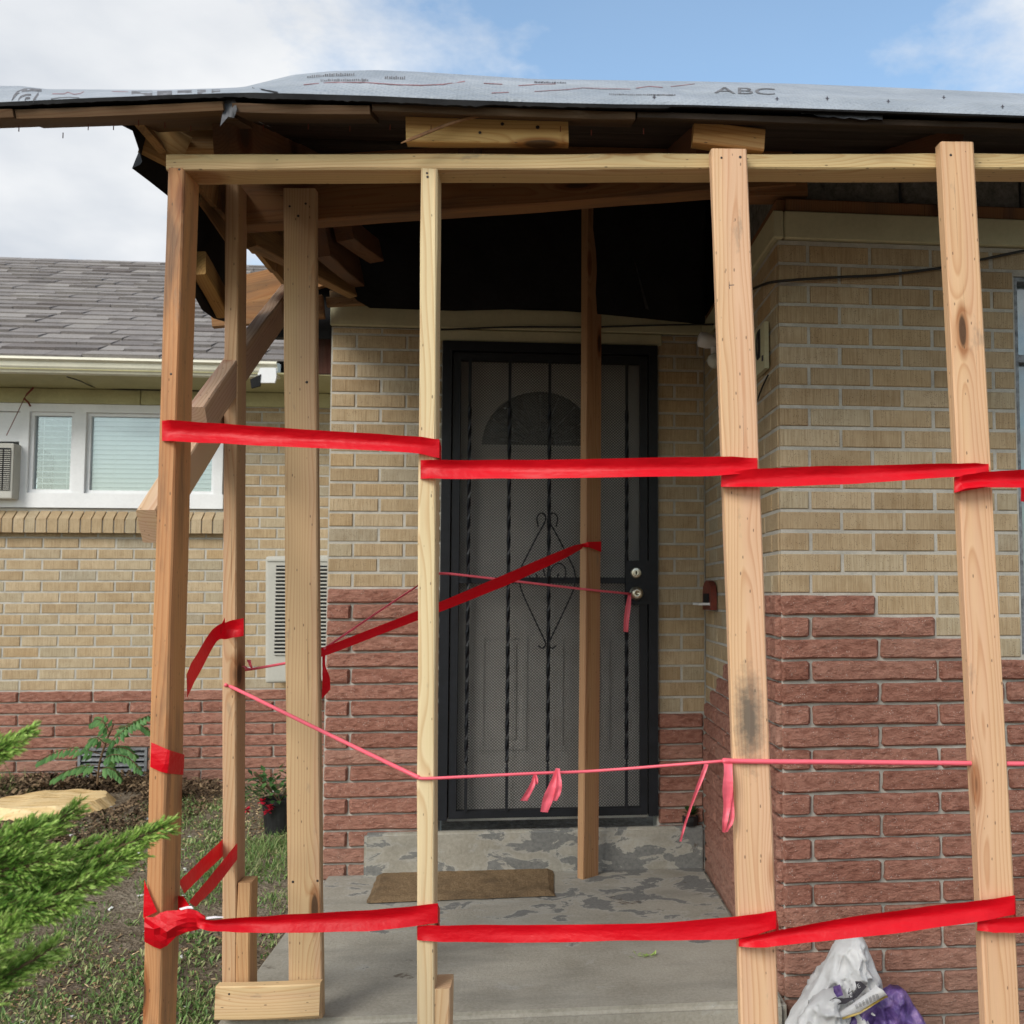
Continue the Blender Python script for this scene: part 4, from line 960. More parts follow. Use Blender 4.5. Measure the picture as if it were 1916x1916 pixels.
# prints on the underlayment
def patch(name, quad, mat, off=0.0025):
    (u0, v0), (u1, v1) = quad; m = MB(); nx = max(2, int((u1-u0)/8)); P = []
    for j in range(3): P.append([memb(u0+(u1-u0)*i/nx, v0+(v1-v0)*j/2, off) for i in range(nx+1)])
    return m.grid(P).build(name, mat, pr)
for (a, b) in ((246, 285), (294, 322), (332, 359), (369, 385), (396, 412)): patch('print_block', ((a, 0.15), (b, 0.85)), 'ink')
def stroke(pts, w, mat='ink', name='print_line'):
    m = MB(); P = [[memb(px, v-w/2, 0.0028) for px, v in pts], [memb(px, v+w/2, 0.0028) for px, v in pts]]
    return m.grid(P).build(name, mat, pr)
stroke([(22, 0.1), (25, 0.35), (32, 0.6), (45, 0.78), (60, 0.85), (78, 0.85)], 0.2); stroke([(34, 0.15), (38, 0.35), (48, 0.48), (58, 0.5)], 0.12); stroke([(62, 0.1), (67, 0.35), (72, 0.6)], 0.25); stroke([(46, 0.1), (48, 0.28), (56, 0.3)], 0.12)
stroke([(98, 0.62), (120, 0.6), (127, 0.75), (138, 0.55), (150, 0.6), (157, 0.8)], 0.07, 'inkred'); stroke([(95, 0.2), (110, 0.28), (130, 0.3), (148, 0.22)], 0.07); stroke([(210, 0.8), (240, 0.75)], 0.06, 'inkred')
stroke([(472, 0.7), (490, 0.42), (520, 0.12)], 0.12, 'felt')
stroke([(568, 0.5), (620, 0.55), (680, 0.55), (745, 0.50), (790, 0.52), (830, 0.60), (870, 0.75)], 0.035, 'inkred')
stroke([(905, 0.72), (940, 0.72)], 0.03, 'inkred'); stroke([(920, 0.36), (952, 0.42)], 0.03, 'inkred'); stroke([(970, 0.7), (1000, 0.78), (1040, 0.82)], 0.03, 'inkred'); stroke([(1000, 0.5), (1060, 0.6), (1090, 0.68), (1180, 0.66)], 0.02, 'inkred'); stroke([(1190, 0.7), (1216, 0.78), (1240, 0.74)], 0.03, 'inkred'); stroke([(1255, 0.78), (1300, 0.9)], 0.02, 'inkred')
def textline(u0, u1, v, hgt, n, mat='ink'):
    m = MB()
    for i in range(n):
        a = u0+(u1-u0)*i/n; b = a+(u1-u0)/n*random.uniform(0.4, 0.8); dv = hgt*random.uniform(0.6, 1)
        m.quad(memb(a, v, 0.0028), memb(b, v, 0.0028), memb(b, v+dv, 0.0028), memb(a, v+dv, 0.0028))
    return m.build('small_print', mat, pr)
textline(600, 690, 0.60, 0.10, 26); textline(575, 665, 0.80, 0.12, 22); textline(1000, 1060, 0.84, 0.08, 20, 'inkdark'); textline(1140, 1260, 0.42, 0.06, 34); textline(1215, 1265, 0.42, 0.06, 14); textline(720, 760, 0.7, 0.12, 10)
def fontmesh(o):
    me = bpy.data.meshes.new_from_object(o); p = o.parent; nm = o.name.split('.')[0]; bpy.data.objects.remove(o); return link(nm, me, p)
def text_on(txt, u0, u1, v, h, mat, name='lettering'):
    cu = bpy.data.curves.new(name, 'FONT'); cu.body = txt; cu.extrude = 0.0002; cu.size = 1
    o = link(name, cu, pr); cu.materials.append(M[mat]); bpy.context.view_layer.update()
    w_, h_ = o.dimensions.x, o.dimensions.y; o = fontmesh(o)
    xs_ = [p.co.x for p in o.data.vertices]; ys_ = [p.co.y for p in o.data.vertices]; xa_, xb_, ya_, yb_ = min(xs_), max(xs_), min(ys_), max(ys_)
    for p in o.data.vertices:      # each letter follows the wrinkled sheet
        p.co = memb(u0+(u1-u0)*(p.co.x-xa_)/(xb_-xa_), v+h*(p.co.y-ya_)/(yb_-ya_), 0.004+p.co.z)
    return o
text_on('ABC', 1336, 1450, 0.56, 0.24, 'ink')
for px, v in ((1224, 0.36), (1454, 0.40), (1548, 0.48), (1662, 0.45), (1766, 0.7), (1876, 0.42)):
    m = MB(); s_ = 4
    for (a, b) in ((s_, 0.16), ):
        m.quad(memb(px-s_, v, .003), memb(px, v-0.025, .003), memb(px+s_, v, .003), memb(px, v+0.025, .003)); m.quad(memb(px-1, v-0.07, .0032), memb(px+1, v-0.07, .0032), memb(px+1, v+0.07, .0032), memb(px-1, v+0.07, .0032))
    m.build('print_cross', 'inkdark', pr)

# ------------------------------------------------------------------ shoring lumber
def Yb(px): return 2.42 - 0.05*(px-313)/1600
PINE, ORANGE, PINK_, GREY_ = (0.68, 0.50, 0.29), (0.56, 0.29, 0.135), (0.70, 0.455, 0.295), (0.60, 0.43, 0.265)
GP = 'shoring posts of the temporary porch frame'
A = onY(312, 300, Yb(312)); B = onY(2080, 300, Yb(2080))
A2 = onY(312, 288, Yb(312)); A = A2 + Vector((0, 0.0445, -0.019)); B2 = onY(2080, 287, Yb(2080)); B = B2 + Vector((0, 0.0445, -0.019))
beam = board('top_beam', A, B, 0.038, 0.089, (0, -1, 0), (0.66, 0.485, 0.27), label='long pale timber laid flat across the tops of the front posts', cat='beam', seg=24, bow=0.004)
p1 = post('wooden_post', (329, 314), (285, 1916), Yb(330), 0.038, 0.096, 0.0, ORANGE, face=(-0.05, -1, 0), mat='wood_stained', label='orange stained corner post at the left end of the top beam', cat='post', group=GP)
p2 = post('wooden_post', (803, 315), (797, 1916), Yb(806), 0.039, 0.089, 0.0, (0.72, 0.57, 0.37), label='slim pale cream post in front of the left edge of the door', cat='post', group=GP)
p3 = post('wooden_post', (1364, 278), (1420, 1916), Yb(1364)-0.041, 0.086, 0.036, 0.0, PINK_, label='wide pinkish post nailed over the beam left of the projecting brick corner', cat='post', group=GP, bow=0.005)
p4 = post('wooden_post', (1791, 265), (1876, 1916), Yb(1790)-0.041, 0.083, 0.038, 0.0, (0.69, 0.44, 0.28), label='wide knotty post nailed over the beam at the far right, before the tan bricks', cat='post', group=GP, bow=0.005)
YP = 3.02
p5 = post('wooden_post', (434, 342), (429, 1838), YP, 0.038, 0.089, SLAB, (0.56, 0.36, 0.225), label='slim post on the slab corner with a short stub nailed to its side', cat='post', group=GP)
p6 = post('wooden_post', (560, 352), (571, 1838), YP-0.02, 0.091, 0.038, SLAB, (0.56, 0.385, 0.235), label='broad grey-tan post on the slab, nailed to the old header', cat='post', group=GP)
ib = onZ(1100, 1640, SLAB)
it = onY(1107, 380, ib.y)
p7 = board('wooden_post', ib, it, 0.092, 0.038, (0.68, -0.73, 0), (0.46, 0.27, 0.15), label='slim brown post standing alone on the slab in front of the door', cat='post', group=GP)
screws(p3, [onY(x, y, Yb(1364)-0.041) for x, y in ((1350, 295), (1385, 294), (1367, 360), (1372, 440))], (0, -1, 0)); screws(p4, [onY(x, y, Yb(1790)-0.041) for x, y in ((1779, 290), (1806, 284), (1824, 628), (1823, 857), (1793, 477))], (0, -1, 0))
screws(p6, [onY(x, y, YP-0.02) for x, y in ((542, 386), (572, 381), (558, 404), (574, 715), (548, 1650), (594, 1648))], (0, -1, 0)); screws(p2, [onY(799, 324, Yb(806)), onY(800, 331, Yb(806)), onY(810, 1374, Yb(806))], (0, -1, 0)); screws(p1, [onY(336, 317, Yb(330)), onY(320, 700, Yb(330))], (0, -1, 0))
def ink_strip(parent, pts, w, n=(0, -1, 0), mat='inkdark', name='pencil_mark'):
    m = MB(); P = [Vector(p)+Vector(n)*0.0008 for p in pts]; d = (P[-1]-P[0]).normalized(); sd_ = d.cross(Vector(n)).normalized()*w/2
    m.grid([[p+sd_*random.uniform(.7, 1.2) for p in P], [p-sd_*random.uniform(.7, 1.2) for p in P]]); return world_mesh_fix(m.build(name, mat, parent))
Y3_, Y4_ = Yb(1364)-0.041, Yb(1790)-0.041
ink_strip(p3, [onY(1346, 533, Y3_), onY(1362, 534, Y3_), onY(1379, 533, Y3_)], 0.002); ink_strip(p3, [onY(1364, 526, Y3_), onY(1365, 541, Y3_)], 0.0016); ink_strip(p3, [onY(1378, 827, Y3_), onY(1400, 828, Y3_)], 0.004)
ink_strip(p3, [onY(1347, 412, Y3_), onY(1374, 414, Y3_)], 0.0015, mat='ink'); ink_strip(p3, [onY(1363, 1098, Y3_), onY(1400, 1096, Y3_)], 0.0012, mat='ink')
ink_strip(p4, [onY(1857, 1791, Y4_), onY(1863, 1791, Y4_)], 0.011, mat='ink', name='grade_stamp'); ink_strip(p4, [onY(1872, 1792, Y4_), onY(1884, 1792, Y4_), onY(1897, 1791, Y4_)], 0.006, mat='ink', name='grade_stamp')
# grey handling smudge on the wide pinkish post
mk = M['wood'].copy(); mk.name = 'smudged_pine'; nt = mk.node_tree; bs = nt.nodes['Principled BSDF']; src = bs.inputs['Base Color'].links[0].from_socket
cen = p3.matrix_basis.inverted() @ onY(1402, 1345, Y3_)
tc_ = nt.nodes.new('ShaderNodeTexCoord'); mp_ = nt.nodes.new('ShaderNodeMapping'); mp_.inputs['Location'].default_value = (-cen.x*26, 0, -cen.z*7.5); mp_.inputs['Scale'].default_value = (26, 0, 7.5)
ln_ = nt.nodes.new('ShaderNodeVectorMath'); ln_.operation = 'LENGTH'; nz_n = nt.nodes.new('ShaderNodeTexNoise'); nz_n.inputs['Scale'].default_value = 55; nz_n.inputs['Detail'].default_value = 5; nz_n.inputs['Roughness'].default_value = 0.7
sb_ = nt.nodes.new('ShaderNodeMath'); sb_.operation = 'SUBTRACT'; rp_ = nt.nodes.new('ShaderNodeMapRange'); rp_.inputs['From Min'].default_value = -0.55; rp_.inputs['From Max'].default_value = 0.2; rp_.inputs['To Min'].default_value = 0.0; rp_.inputs['To Max'].default_value = 0.85
mxn = nt.nodes.new('ShaderNodeMix'); mxn.data_type = 'RGBA'; mxn.inputs[7].default_value = (0.085, 0.08, 0.07, 1)
L_ = nt.links; L_.new(tc_.outputs['Object'], mp_.inputs['Vector']); L_.new(mp_.outputs[0], ln_.inputs[0]); L_.new(tc_.outputs['Object'], nz_n.inputs['Vector']); L_.new(nz_n.outputs['Fac'], sb_.inputs[0]); L_.new(ln_.outputs['Value'], sb_.inputs[1]); L_.new(sb_.outputs[0], rp_.inputs['Value']); L_.new(rp_.outputs[0], mxn.inputs[0]); L_.new(src, mxn.inputs[6]); L_.new(mxn.outputs[2], bs.inputs['Base Color'])
p3.data.materials[0] = mk
GB = 'short lumber offcuts of the shoring'
s1 = post('stub_post', (457, 1652), (456, 1838), YP-0.002, 0.038, 0.072, SLAB, (0.55, 0.34, 0.175), label='short upright timber stub behind the block, right of the slim slab post', cat='timber stub', group=GB, seg=4)
s2 = post('stub_post', (827, 1850), (826, 1916), Yb(806)+0.004, 0.038, 0.089, 0.0, (0.66, 0.46, 0.29), label='short upright timber stub beside the foot of the pale cream post', cat='timber stub', group=GB, seg=4)
ba, bb_ = onY(402, 1878, YP-0.062), onY(598, 1872, YP-0.062)
bl = board('timber_block', ba+Vector((0, 0.019, 0)), bb_+Vector((0, 0.019, 0)), 0.089, 0.038, (0, -1, 0.03), (0.66, 0.47, 0.28), label='short horizontal timber block nailed across two post feet on the slab edge', cat='timber block', group=GB, seg=6)
screws(bl, [onY(x, y, YP-0.062) for x, y in ((429, 1860), (459, 1862), (429, 1878), (567, 1856), (565, 1878))], (0, -1, 0))
ka, kb = onY(761, 245, 2.40), onY(1063, 249, 2.40)
k1 = board('timber_block', ka, kb, 0.064, 0.036, (0, -1, 0), (0.70, 0.44, 0.19), label='long blond wood block wedged above the beam under the roof edge', cat='timber block', group=GB, seg=6)
screws(k1, [onY(940, 232, 2.382), onY(898, 248, 2.382), onY(1006, 238, 2.382)], (0, -1, 0), 0.004)
ka, kb = onY(1296, 251, 2.405), onY(1428, 267, 2.405)
k2 = board('timber_block', ka, kb, 0.056, 0.036, (0, -1, 0), (0.58, 0.33, 0.14), label='short tilted wood block behind the top of the wide pinkish post', cat='timber block', group=GB, seg=4)
# the two braces, in one upright plane running front to back
XBR = onY(277, 985, 2.56).x
c_, d_ = onX(424, 757, XBR), onX(279, 985, XBR)
br2 = board('brace', d_, c_, 0.046, 0.092, (-1, 0, 0) if False else (0, -1, 1), (0.66, 0.48, 0.34), label='lower pale diagonal brace whose cut end sticks out past the corner post', cat='brace', group='diagonal braces', cutA=None, seg=8, rag=0.001)
a_, b_ = onX(540, 556, XBR+0.046), onX(372, 792, XBR+0.046)
br1 = board('brace', b_, a_, 0.042, 0.092, (0, -1, 1), (0.48, 0.32, 0.24), label='upper brown diagonal brace rising behind the slab posts to the roof', cat='brace', group='diagonal braces', seg=8)

# ------------------------------------------------------------------ tapes
def ribbon(name, secs, mat, parent, fold=0.010, n=24, skew=0.0):
    """secs: (top point, bottom point) pairs in world space; a shallow V fold along the middle catches the light"""
    m = MB(); K = 6; rows = [[] for _ in range(K+1)]
    S = []
    for a, b in secs: S.append((Vector(a), Vector(b)))
    tops = spline([s[0] for s in S], n); bots = spline([s[1] for s in S], n)
    N_ = len(tops)
    for i, (a, b) in enumerate(zip(tops, bots)):
        u = i/(N_-1); e = min(1, 8*u, 8*(1-u)); mid = 0.45+skew*(u-0.5)
        for k in range(K+1):
            v = k/K; p = a.lerp(b, v); f = (v/mid if v < mid else (1-v)/(1-mid))
            p = p + Vector((0, fold*e*(f-1.0), 0)) + Vector((0, 0.003*e*noise.noise(Vector((u*7, v*2.0, a.x*3))), 0.0015*e*noise.noise(Vector((u*12, 4.0, a.z)))))
            rows[k].append(p)
    m.grid(rows); return m.build(name, mat, parent, smooth=True)
def S3(px, yt, yb, Y): return (onY(px, yt, Y), onY(px, yb, Y))
def wrap(name, parent, pts, mat='tape'):
    """pts: list of (top, bottom) world pairs, flat facets round a post"""
    m = MB(); m.grid([[p[0] for p in pts], [p[0].lerp(p[1], 0.5) + Vector((0, -0.0012, 0)) for p in pts], [p[1] for p in pts]]); return m.build(name, mat, parent)
e = 0.004
F1, F2, F3, F4 = Yb(330)-e, Yb(806)-e, Yb(1364)-0.041-e-0.018, Yb(1790)-0.041-e-0.018
t1 = empty('barrier_tape', onY(800, 860, 2.4), 'upper run of red barrier tape across the front posts at chest height', 'barrier tape', 'red barrier tapes')
def done(o): return world_mesh_fix(o)
done(ribbon('tape_span', [S3(303, 787, 825, F1), S3(340, 789, 828, F1-0.002), S3(440, 796, 833, F1), S3(620, 808, 841, F2-0.002), S3(760, 817, 848, F2-0.003), S3(822, 822, 857, F2)], 'tape', t1, 0.014))
done(ribbon('tape_span', [S3(787, 861, 896, F2-0.002), S3(826, 862, 897, F2-0.004), S3(960, 862, 897, F2-0.008), S3(1160, 859, 894, F3-0.004), S3(1330, 856, 892, F3-0.002), S3(1417, 857, 884, F3)], 'tape', t1, 0.014, skew=0.3))
done(ribbon('tape_span', [S3(1350, 887, 911, F3-0.003), S3(1420, 878, 912, F3-0.004), S3(1560, 873, 908, F3-0.004), S3(1700, 870, 899, F4-0.003), S3(1800, 868, 892, F4-0.002), S3(1850, 868, 886, F4)], 'tape', t1, 0.012, skew=-0.5))
done(ribbon('tape_span', [S3(1786, 893, 922, F4-0.003), S3(1812, 888, 914, F4-0.005), S3(1868, 882, 913, F4-0.002), S3(1940, 880, 914, F4+0.01), S3(2100, 876, 910, F4+0.02)], 'tape', t1, 0.016))
done(wrap('tape_wrap', t1, [S3(822, 822, 857, F2), S3(826, 836, 860, F2+0.10), S3(800, 858, 890, F2+0.10), S3(786, 862, 897, F2+0.02), S3(787, 861, 896, F2-0.002)]))
q3 = Yb(1364)
done(wrap('tape_wrap', t1, [S3(1417, 857, 886, F3), S3(1419, 868, 895, q3+0.003), S3(1352, 888, 912, q3+0.003), S3(1349, 887, 911, F3), S3(1385, 890, 911, F3-0.001), S3(1417, 886, 908, F3-0.001)]))
q4 = Yb(1790)
done(wrap('tape_wrap', t1, [S3(1850, 868, 890, F4), S3(1851, 880, 905, q4+0.003), S3(1787, 895, 922, q4+0.003), S3(1785, 893, 922, F4), S3(1815, 898, 917, F4-0.001), S3(1851, 892, 911, F4-0.001)]))
t2 = empty('barrier_tape', onY(800, 1740, 2.4), 'lower run of red barrier tape across the front posts at shin height', 'barrier tape', 'red barrier tapes')
done(ribbon('tape_span', [S3(368, 1713, 1734, F1-0.03), S3(400, 1717, 1738, F1-0.022), S3(470, 1712, 1741, F1-0.01), S3(560, 1707, 1742, F2), S3(700, 1698, 1737, F2-0.004), S3(819, 1690, 1727, F2)], 'tape', t2, 0.014))
done(ribbon('tape_span', [S3(781, 1733, 1759, F2-0.002), S3(830, 1730, 1761, F2-0.003), S3(1000, 1729, 1762, F2-0.006), S3(1200, 1727, 1759, F3-0.006), S3(1370, 1714, 1755, F3-0.003), S3(1452, 1704, 1738, F3)], 'tape', t2, 0.004))
done(ribbon('tape_span', [S3(1383, 1758, 1771, F3-0.004), S3(1430, 1742, 1768, F3-0.006), S3(1500, 1727, 1760, F3-0.006), S3(1650, 1703, 1745, F4-0.004), S3(1800, 1684, 1724, F4-0.003), S3(1899, 1675, 1711, F4)], 'tape', t2, 0.015))
done(ribbon('tape_span', [S3(1829, 1719, 1741, F4-0.003), S3(1880, 1715, 1743, F4-0.004), S3(1960, 1708, 1742, F4), S3(2100, 1700, 1735, F4+0.01)], 'tape', t2, 0.008))
done(wrap('tape_wrap', t2, [S3(819, 1690, 1727, F2), S3(823, 1700, 1735, F2+0.10), S3(795, 1725, 1755, F2+0.10), S3(780, 1733, 1759, F2+0.02), S3(781, 1733, 1759, F2-0.002)]))
done(wrap('tape_wrap', t2, [S3(1452, 1704, 1738, F3), S3(1457, 1732, 1750, F3+0.02), S3(1454, 1736, 1755, q3+0.003), S3(1384, 1752, 1772, q3+0.003), S3(1382, 1757, 1771, F3), S3(1420, 1745, 1769, F3-0.003)]))
done(wrap('tape_wrap', t2, [S3(1899, 1675, 1711, F4), S3(1901, 1690, 1722, q4+0.003), S3(1830, 1718, 1742, q4+0.003), S3(1828, 1719, 1741, F4), S3(1865, 1717, 1743, F4-0.001)]))
# the knotted bunch on the corner post
m = MB(); P = []
kn_ = [(270, 1716, 1762), (288, 1716, 1772), (300, 1708, 1776), (312, 1704, 1770), (330, 1703, 1752), (350, 1699, 1744), (368, 1704, 1740), (384, 1714, 1734)]
K = 6
for (px, yt, yb) in kn_:
    row = []
    for k in range(K):
        v = k/(K-1); bulge = sin(pi*v)*0.010 + 0.022*abs(noise.noise(Vector((px*0.07, v*4, 2))))
        row.append(onY(px, yt+(yb-yt)*v, F1-0.004-max(0, bulge)))
    P.append(row)
m.grid(P); done(m.build('tape_knot', 'tape', t2))
m = MB(); m.add([onY(270, 1646, F1), onY(268, 1718, F1-0.003), onY(294, 1706, F1-0.006), onY(281, 1676, F1-0.003)], [(0, 1, 2, 3)]); m.add([onY(333, 1676, F1+0.09), onY(333, 1704, F1+0.05), onY(356, 1697, F1+0.02), onY(343, 1677, F1+0.05)], [(0, 1, 2, 3)]); done(m.build('tape_flap', 'tape', t2))
m = MB(); m.grid([[onY(335, 1700, F1-0.006), onY(348, 1696, F1-0.008), onY(358, 1695, F1-0.008)], [onY(338, 1703, F1-0.012), onY(350, 1700, F1-0.014), onY(362, 1700, F1-0.012)]]); m.grid([[onY(386, 1716, F1-0.024), onY(402, 1714, F1-0.022), onY(418, 1715, F1-0.02)], [onY(386, 1720, F1-0.027), onY(402, 1718, F1-0.025), onY(418, 1717, F1-0.022)]]); done(m.build('tape_fold', 'tapeback', t2))
# two strands from the knot back to the slab post
S4 = YP-0.005
done(ribbon('tape_strand', [(onY(334, 1650, F1+0.1), onY(345, 1672, F1+0.1)), (onY(375, 1610, 2.8), onY(380, 1637, 2.8)), (onY(417, 1570, YP+0.02), onY(417, 1602, YP+0.02))], 'tape', t2, 0.006, 10))
done(ribbon('tape_strand', [(onY(353, 1688, F1+0.06), onY(366, 1697, F1+0.06)), (onY(400, 1632, 2.8), onY(408, 1655, 2.8)), (onY(444, 1577, S4), onY(444, 1608, S4))], 'tape', t2, 0.006, 10))
t3 = empty('barrier_tape', onY(320, 1420, 2.4), 'narrow red tape band wrapped round the orange corner post, running up to the slim post', 'barrier tape', 'red barrier tapes')
m = MB(); y3 = F1+0.0
m.grid([[onY(283, 1389, y3), onY(313, 1402, y3-0.003), onY(318, 1404, y3-0.001), onY(345, 1412, y3+0.10)], [onY(282, 1410, y3-0.002), onY(308, 1430, y3-0.006), onY(316, 1428, y3-0.003), onY(344, 1432, y3+0.10)], [onY(281, 1435, y3), onY(300, 1444, y3-0.003), onY(313, 1447, y3-0.001), onY(343, 1450, y3+0.10)]])
done(m.build('tape_wrap', 'tape', t3))
done(ribbon('tape_strand', [(onY(349, 1262, F1+0.11), onY(350, 1306, F1+0.11)), (onY(372, 1222, 2.7), onY(380, 1252, 2.7)), (onY(398, 1180, 2.9), onY(408, 1200, 2.9)), (onY(420, 1166, 3.0), onY(424, 1196, 3.0)), (onY(456, 1156, S4), onY(456, 1190, S4))], 'tape', t3, 0.012, 10))
m = MB(); m.add([onY(405, 1185, 2.95), onY(421, 1155, 3.0), onY(421, 1172, 2.99), onY(408, 1200, 2.94)], [(0, 1, 2, 3)]); done(m.build('tape_flap', 'tape', t3))
t4 = empty('barrier_tape', onY(860, 1120, 3.6), 'dark red tape slung diagonally from the broad slab post to the lone inner post', 'barrier tape', 'red barrier tapes')
yi = ib.y-0.04
done(ribbon('tape_strand', [S3(604, 1212, 1227, YP+0.03), S3(616, 1207, 1224, YP+0.05), S3(784, 1142, 1160, 3.4), S3(960, 1068, 1090, 3.8), S3(1060, 1026, 1043, 4.05), S3(1090, 1017, 1026, yi)], 'tape', t4, 0.004, 12))
m = MB(); m.grid([[onY(1088, 1018, yi), onY(1100, 1014, yi-0.02), onY(1125, 1013, yi+0.02)], [onY(1089, 1024, yi), onY(1102, 1024, yi-0.02), onY(1125, 1033, yi+0.02)]]); done(m.build('tape_wrap', 'tape', t4))
done(ribbon('tape_tail', [(onY(603, 1222, YP+0.03), onY(609, 1222, YP+0.03)), (onY(603, 1250, YP+0.02), onY(609, 1245, YP+0.02)), (onY(603, 1275, YP), onY(617, 1268, YP+0.03)), (onY(602, 1308, YP+0.01), onY(618, 1290, YP+0.03))], 'tape', t4, 0.0, 6))
m = MB(); m.grid([[onY(1911, 882, 2.36), onY(1925, 880, 2.36)], [onY(1910, 938, 2.36), onY(1925, 940, 2.36)]]); done(m.build('tape_tail', 'tape', t1))
# pink flagging
def line(parent, name, pts, r=0.0038, mat='pink', fl=0.45):
    m = MB(); P = [Vector(p) for p in pts]; m.tube(spline(P, 5), r, 7); o = m.build(name, mat, parent, smooth=True); return done(o)
f1 = empty('flagging_line', onY(1000, 1440, 2.4), 'bright pink flagging line strung between the posts at knee height, with knotted tails', 'flagging tape', 'pink flagging lines')
line(f1, 'line', [onY(420, 1281, YP-0.006), onY(445, 1291, YP-0.02), onY(600, 1367, 2.75), onY(783, 1455, F2-0.004)], 0.0052)
line(f1, 'line', [onY(783, 1456, F2-0.004), onY(815, 1456, F2-0.004), onY(1000, 1447, F2), onY(1120, 1442, F2+0.02), onY(1365, 1423, F3+0.01)], 0.0036)
line(f1, 'line', [onY(1352, 1424, F3+0.01), onY(1375, 1424, F3+0.014), onY(1450, 1425, F3+0.014), onY(1700, 1427, F3+0.02), onY(2000, 1430, F4+0.03)], 0.0058)
def tail(parent, pts, w=0.006, mat='pink'):
    """pts: (px, py, halfwidth px, Y)"""
    secs = [(onY(px-hw, py, Y), onY(px+hw, py+1, Y+0.004)) for px, py, hw, Y in pts]
    return done(ribbon('tail', secs, mat, parent, 0.004, 6))
tail(f1, [(1002, 1447, 3, F2-0.003), (996, 1468, 5, F2-0.01), (987, 1485, 6, F2-0.006), (980, 1498, 7, F2-0.004)]); tail(f1, [(1002, 1448, 2, F2-0.004), (1004, 1458, 3, F2-0.008), (1004, 1467, 2, F2-0.006)])
tail(f1, [(1044, 1437, 4, F2-0.003), (1036, 1465, 8, F2-0.012), (1026, 1492, 10, F2-0.01), (1018, 1519, 7, F2-0.004)]); tail(f1, [(1044, 1440, 3, F2-0.005), (1046, 1462, 5, F2-0.014), (1044, 1480, 6, F2-0.012), (1038, 1498, 4, F2-0.01)])
tail(f1, [(1322, 1429, 4, F3+0.01), (1310, 1460, 4, F3), (1295, 1500, 2.5, F3), (1280, 1545, 2, F3), (1273, 1574, 2, F3)])
tail(f1, [(1361, 1418, 9, F3+0.02), (1362, 1440, 8, F3), (1361, 1475, 10, F3-0.006), (1360, 1505, 7, F3), (1356, 1535, 5, F3-0.004), (1354, 1557, 3, F3)]); tail(f1, [(1366, 1440, 4, F3+0.01), (1369, 1490, 3, F3+0.004), (1369, 1530, 4, F3), (1358, 1556, 3, F3-0.002)])
f2 = empty('flagging_line', onY(800, 1090, 3.8), 'thin pink flagging line from the broad slab post across to the door knob', 'flagging tape', 'pink flagging lines')
line(f2, 'line', [onY(606, 1214, YP+0.03), onY(700, 1150, 3.4), onY(786, 1093, 3.9)], 0.0034)
line(f2, 'line', [onY(786, 1093, 3.9), onY(810, 1078, 4.05), onY(830, 1073, 4.15), onY(900, 1080, 4.2), onY(1090, 1102, 4.3), onY(1180, 1111, kp.y-0.03)], 0.0052)
tail(f2, [(1178, 1112, 3, kp.y-0.035), (1175, 1135, 5, kp.y-0.05), (1172, 1160, 5, kp.y-0.05), (1171, 1182, 4.5, kp.y-0.04)])
f3 = empty('flagging_line', onY(490, 1245, 3.1), 'short pink flagging strand with a frayed knot beside the slim slab post', 'flagging tape', 'pink flagging lines')
line(f3, 'line', [onY(452, 1254, YP+0.09), onY(470, 1252, YP+0.09), onY(500, 1247, YP+0.08), onY(545, 1239, YP+0.04)], 0.004)
tail(f3, [(455, 1245, 4, YP+0.06), (464, 1250, 5, YP+0.05), (474, 1253, 2, YP+0.06)]); tail(f3, [(466, 1234, 4, YP+0.06), (469, 1243, 3, YP+0.05), (473, 1252, 2, YP+0.06)])

# ------------------------------------------------------------------ things on and by the porch
# doormat
mc = [onZ(712, 1622, SLAB), onZ(1034, 1604, SLAB), onZ(1038, 1678, SLAB), onZ(686, 1692, SLAB)]
m = MB(); P = []; rs = random.Random(3)
for j in range(13):
    row = []
    for i in range(31):
        a = mc[0].lerp(mc[1], i/30); b = mc[3].lerp(mc[2], i/30); p = a.lerp(b, j/12)
        ed = i in (0, 30) or j in (0, 12)
        row.append((p.x+rs.uniform(-.002, .002)+(rs.uniform(-.004, .004) if ed else 0), p.y+rs.uniform(-.002, .002)+(rs.uniform(-.004, .004) if ed else 0), SLAB+(0.004 if ed else 0.014+rs.uniform(-.0015, .0015))))
    P.append(row)
m.grid(P); mat_o = m.build('doormat', 'coir', label='worn brown coir doormat lying askew in front of the door step', cat='doormat')
# soil clump / plant on the step end
cp = onY(1292, 1533, 4.475)
m = MB(); rs = random.Random(5)
lathe(m, (cp.x, cp.y-0.0, 0.498), [(0.028, 0), (0.036, 0.02), (0.036, 0.04), (0.031, 0.042), (0.028, 0.034)], 14, 'Z')
pt = empty('small_pot', (0, 0, 0), 'small dark pot with withered plant at the right end of the door step', 'plant pot'); done(m.build('pot', 'pot', pt))
m = MB()
for i in range(70):
    a = rs.random()*2*pi; b_ = rs.uniform(0.1, 1.2); c = Vector((cp.x, cp.y, 0.545)); d = Vector((cos(a)*cos(b_), sin(a)*cos(b_), sin(b_)))*rs.uniform(0.02, 0.055)
    s = d.cross(Vector((0, 0, 1))).normalized()*0.008; m.add([c, c+d*0.5+s, c+d, c+d*0.5-s], [(0, 1, 2, 3)])
m.build('foliage', 'potleaf', pt)
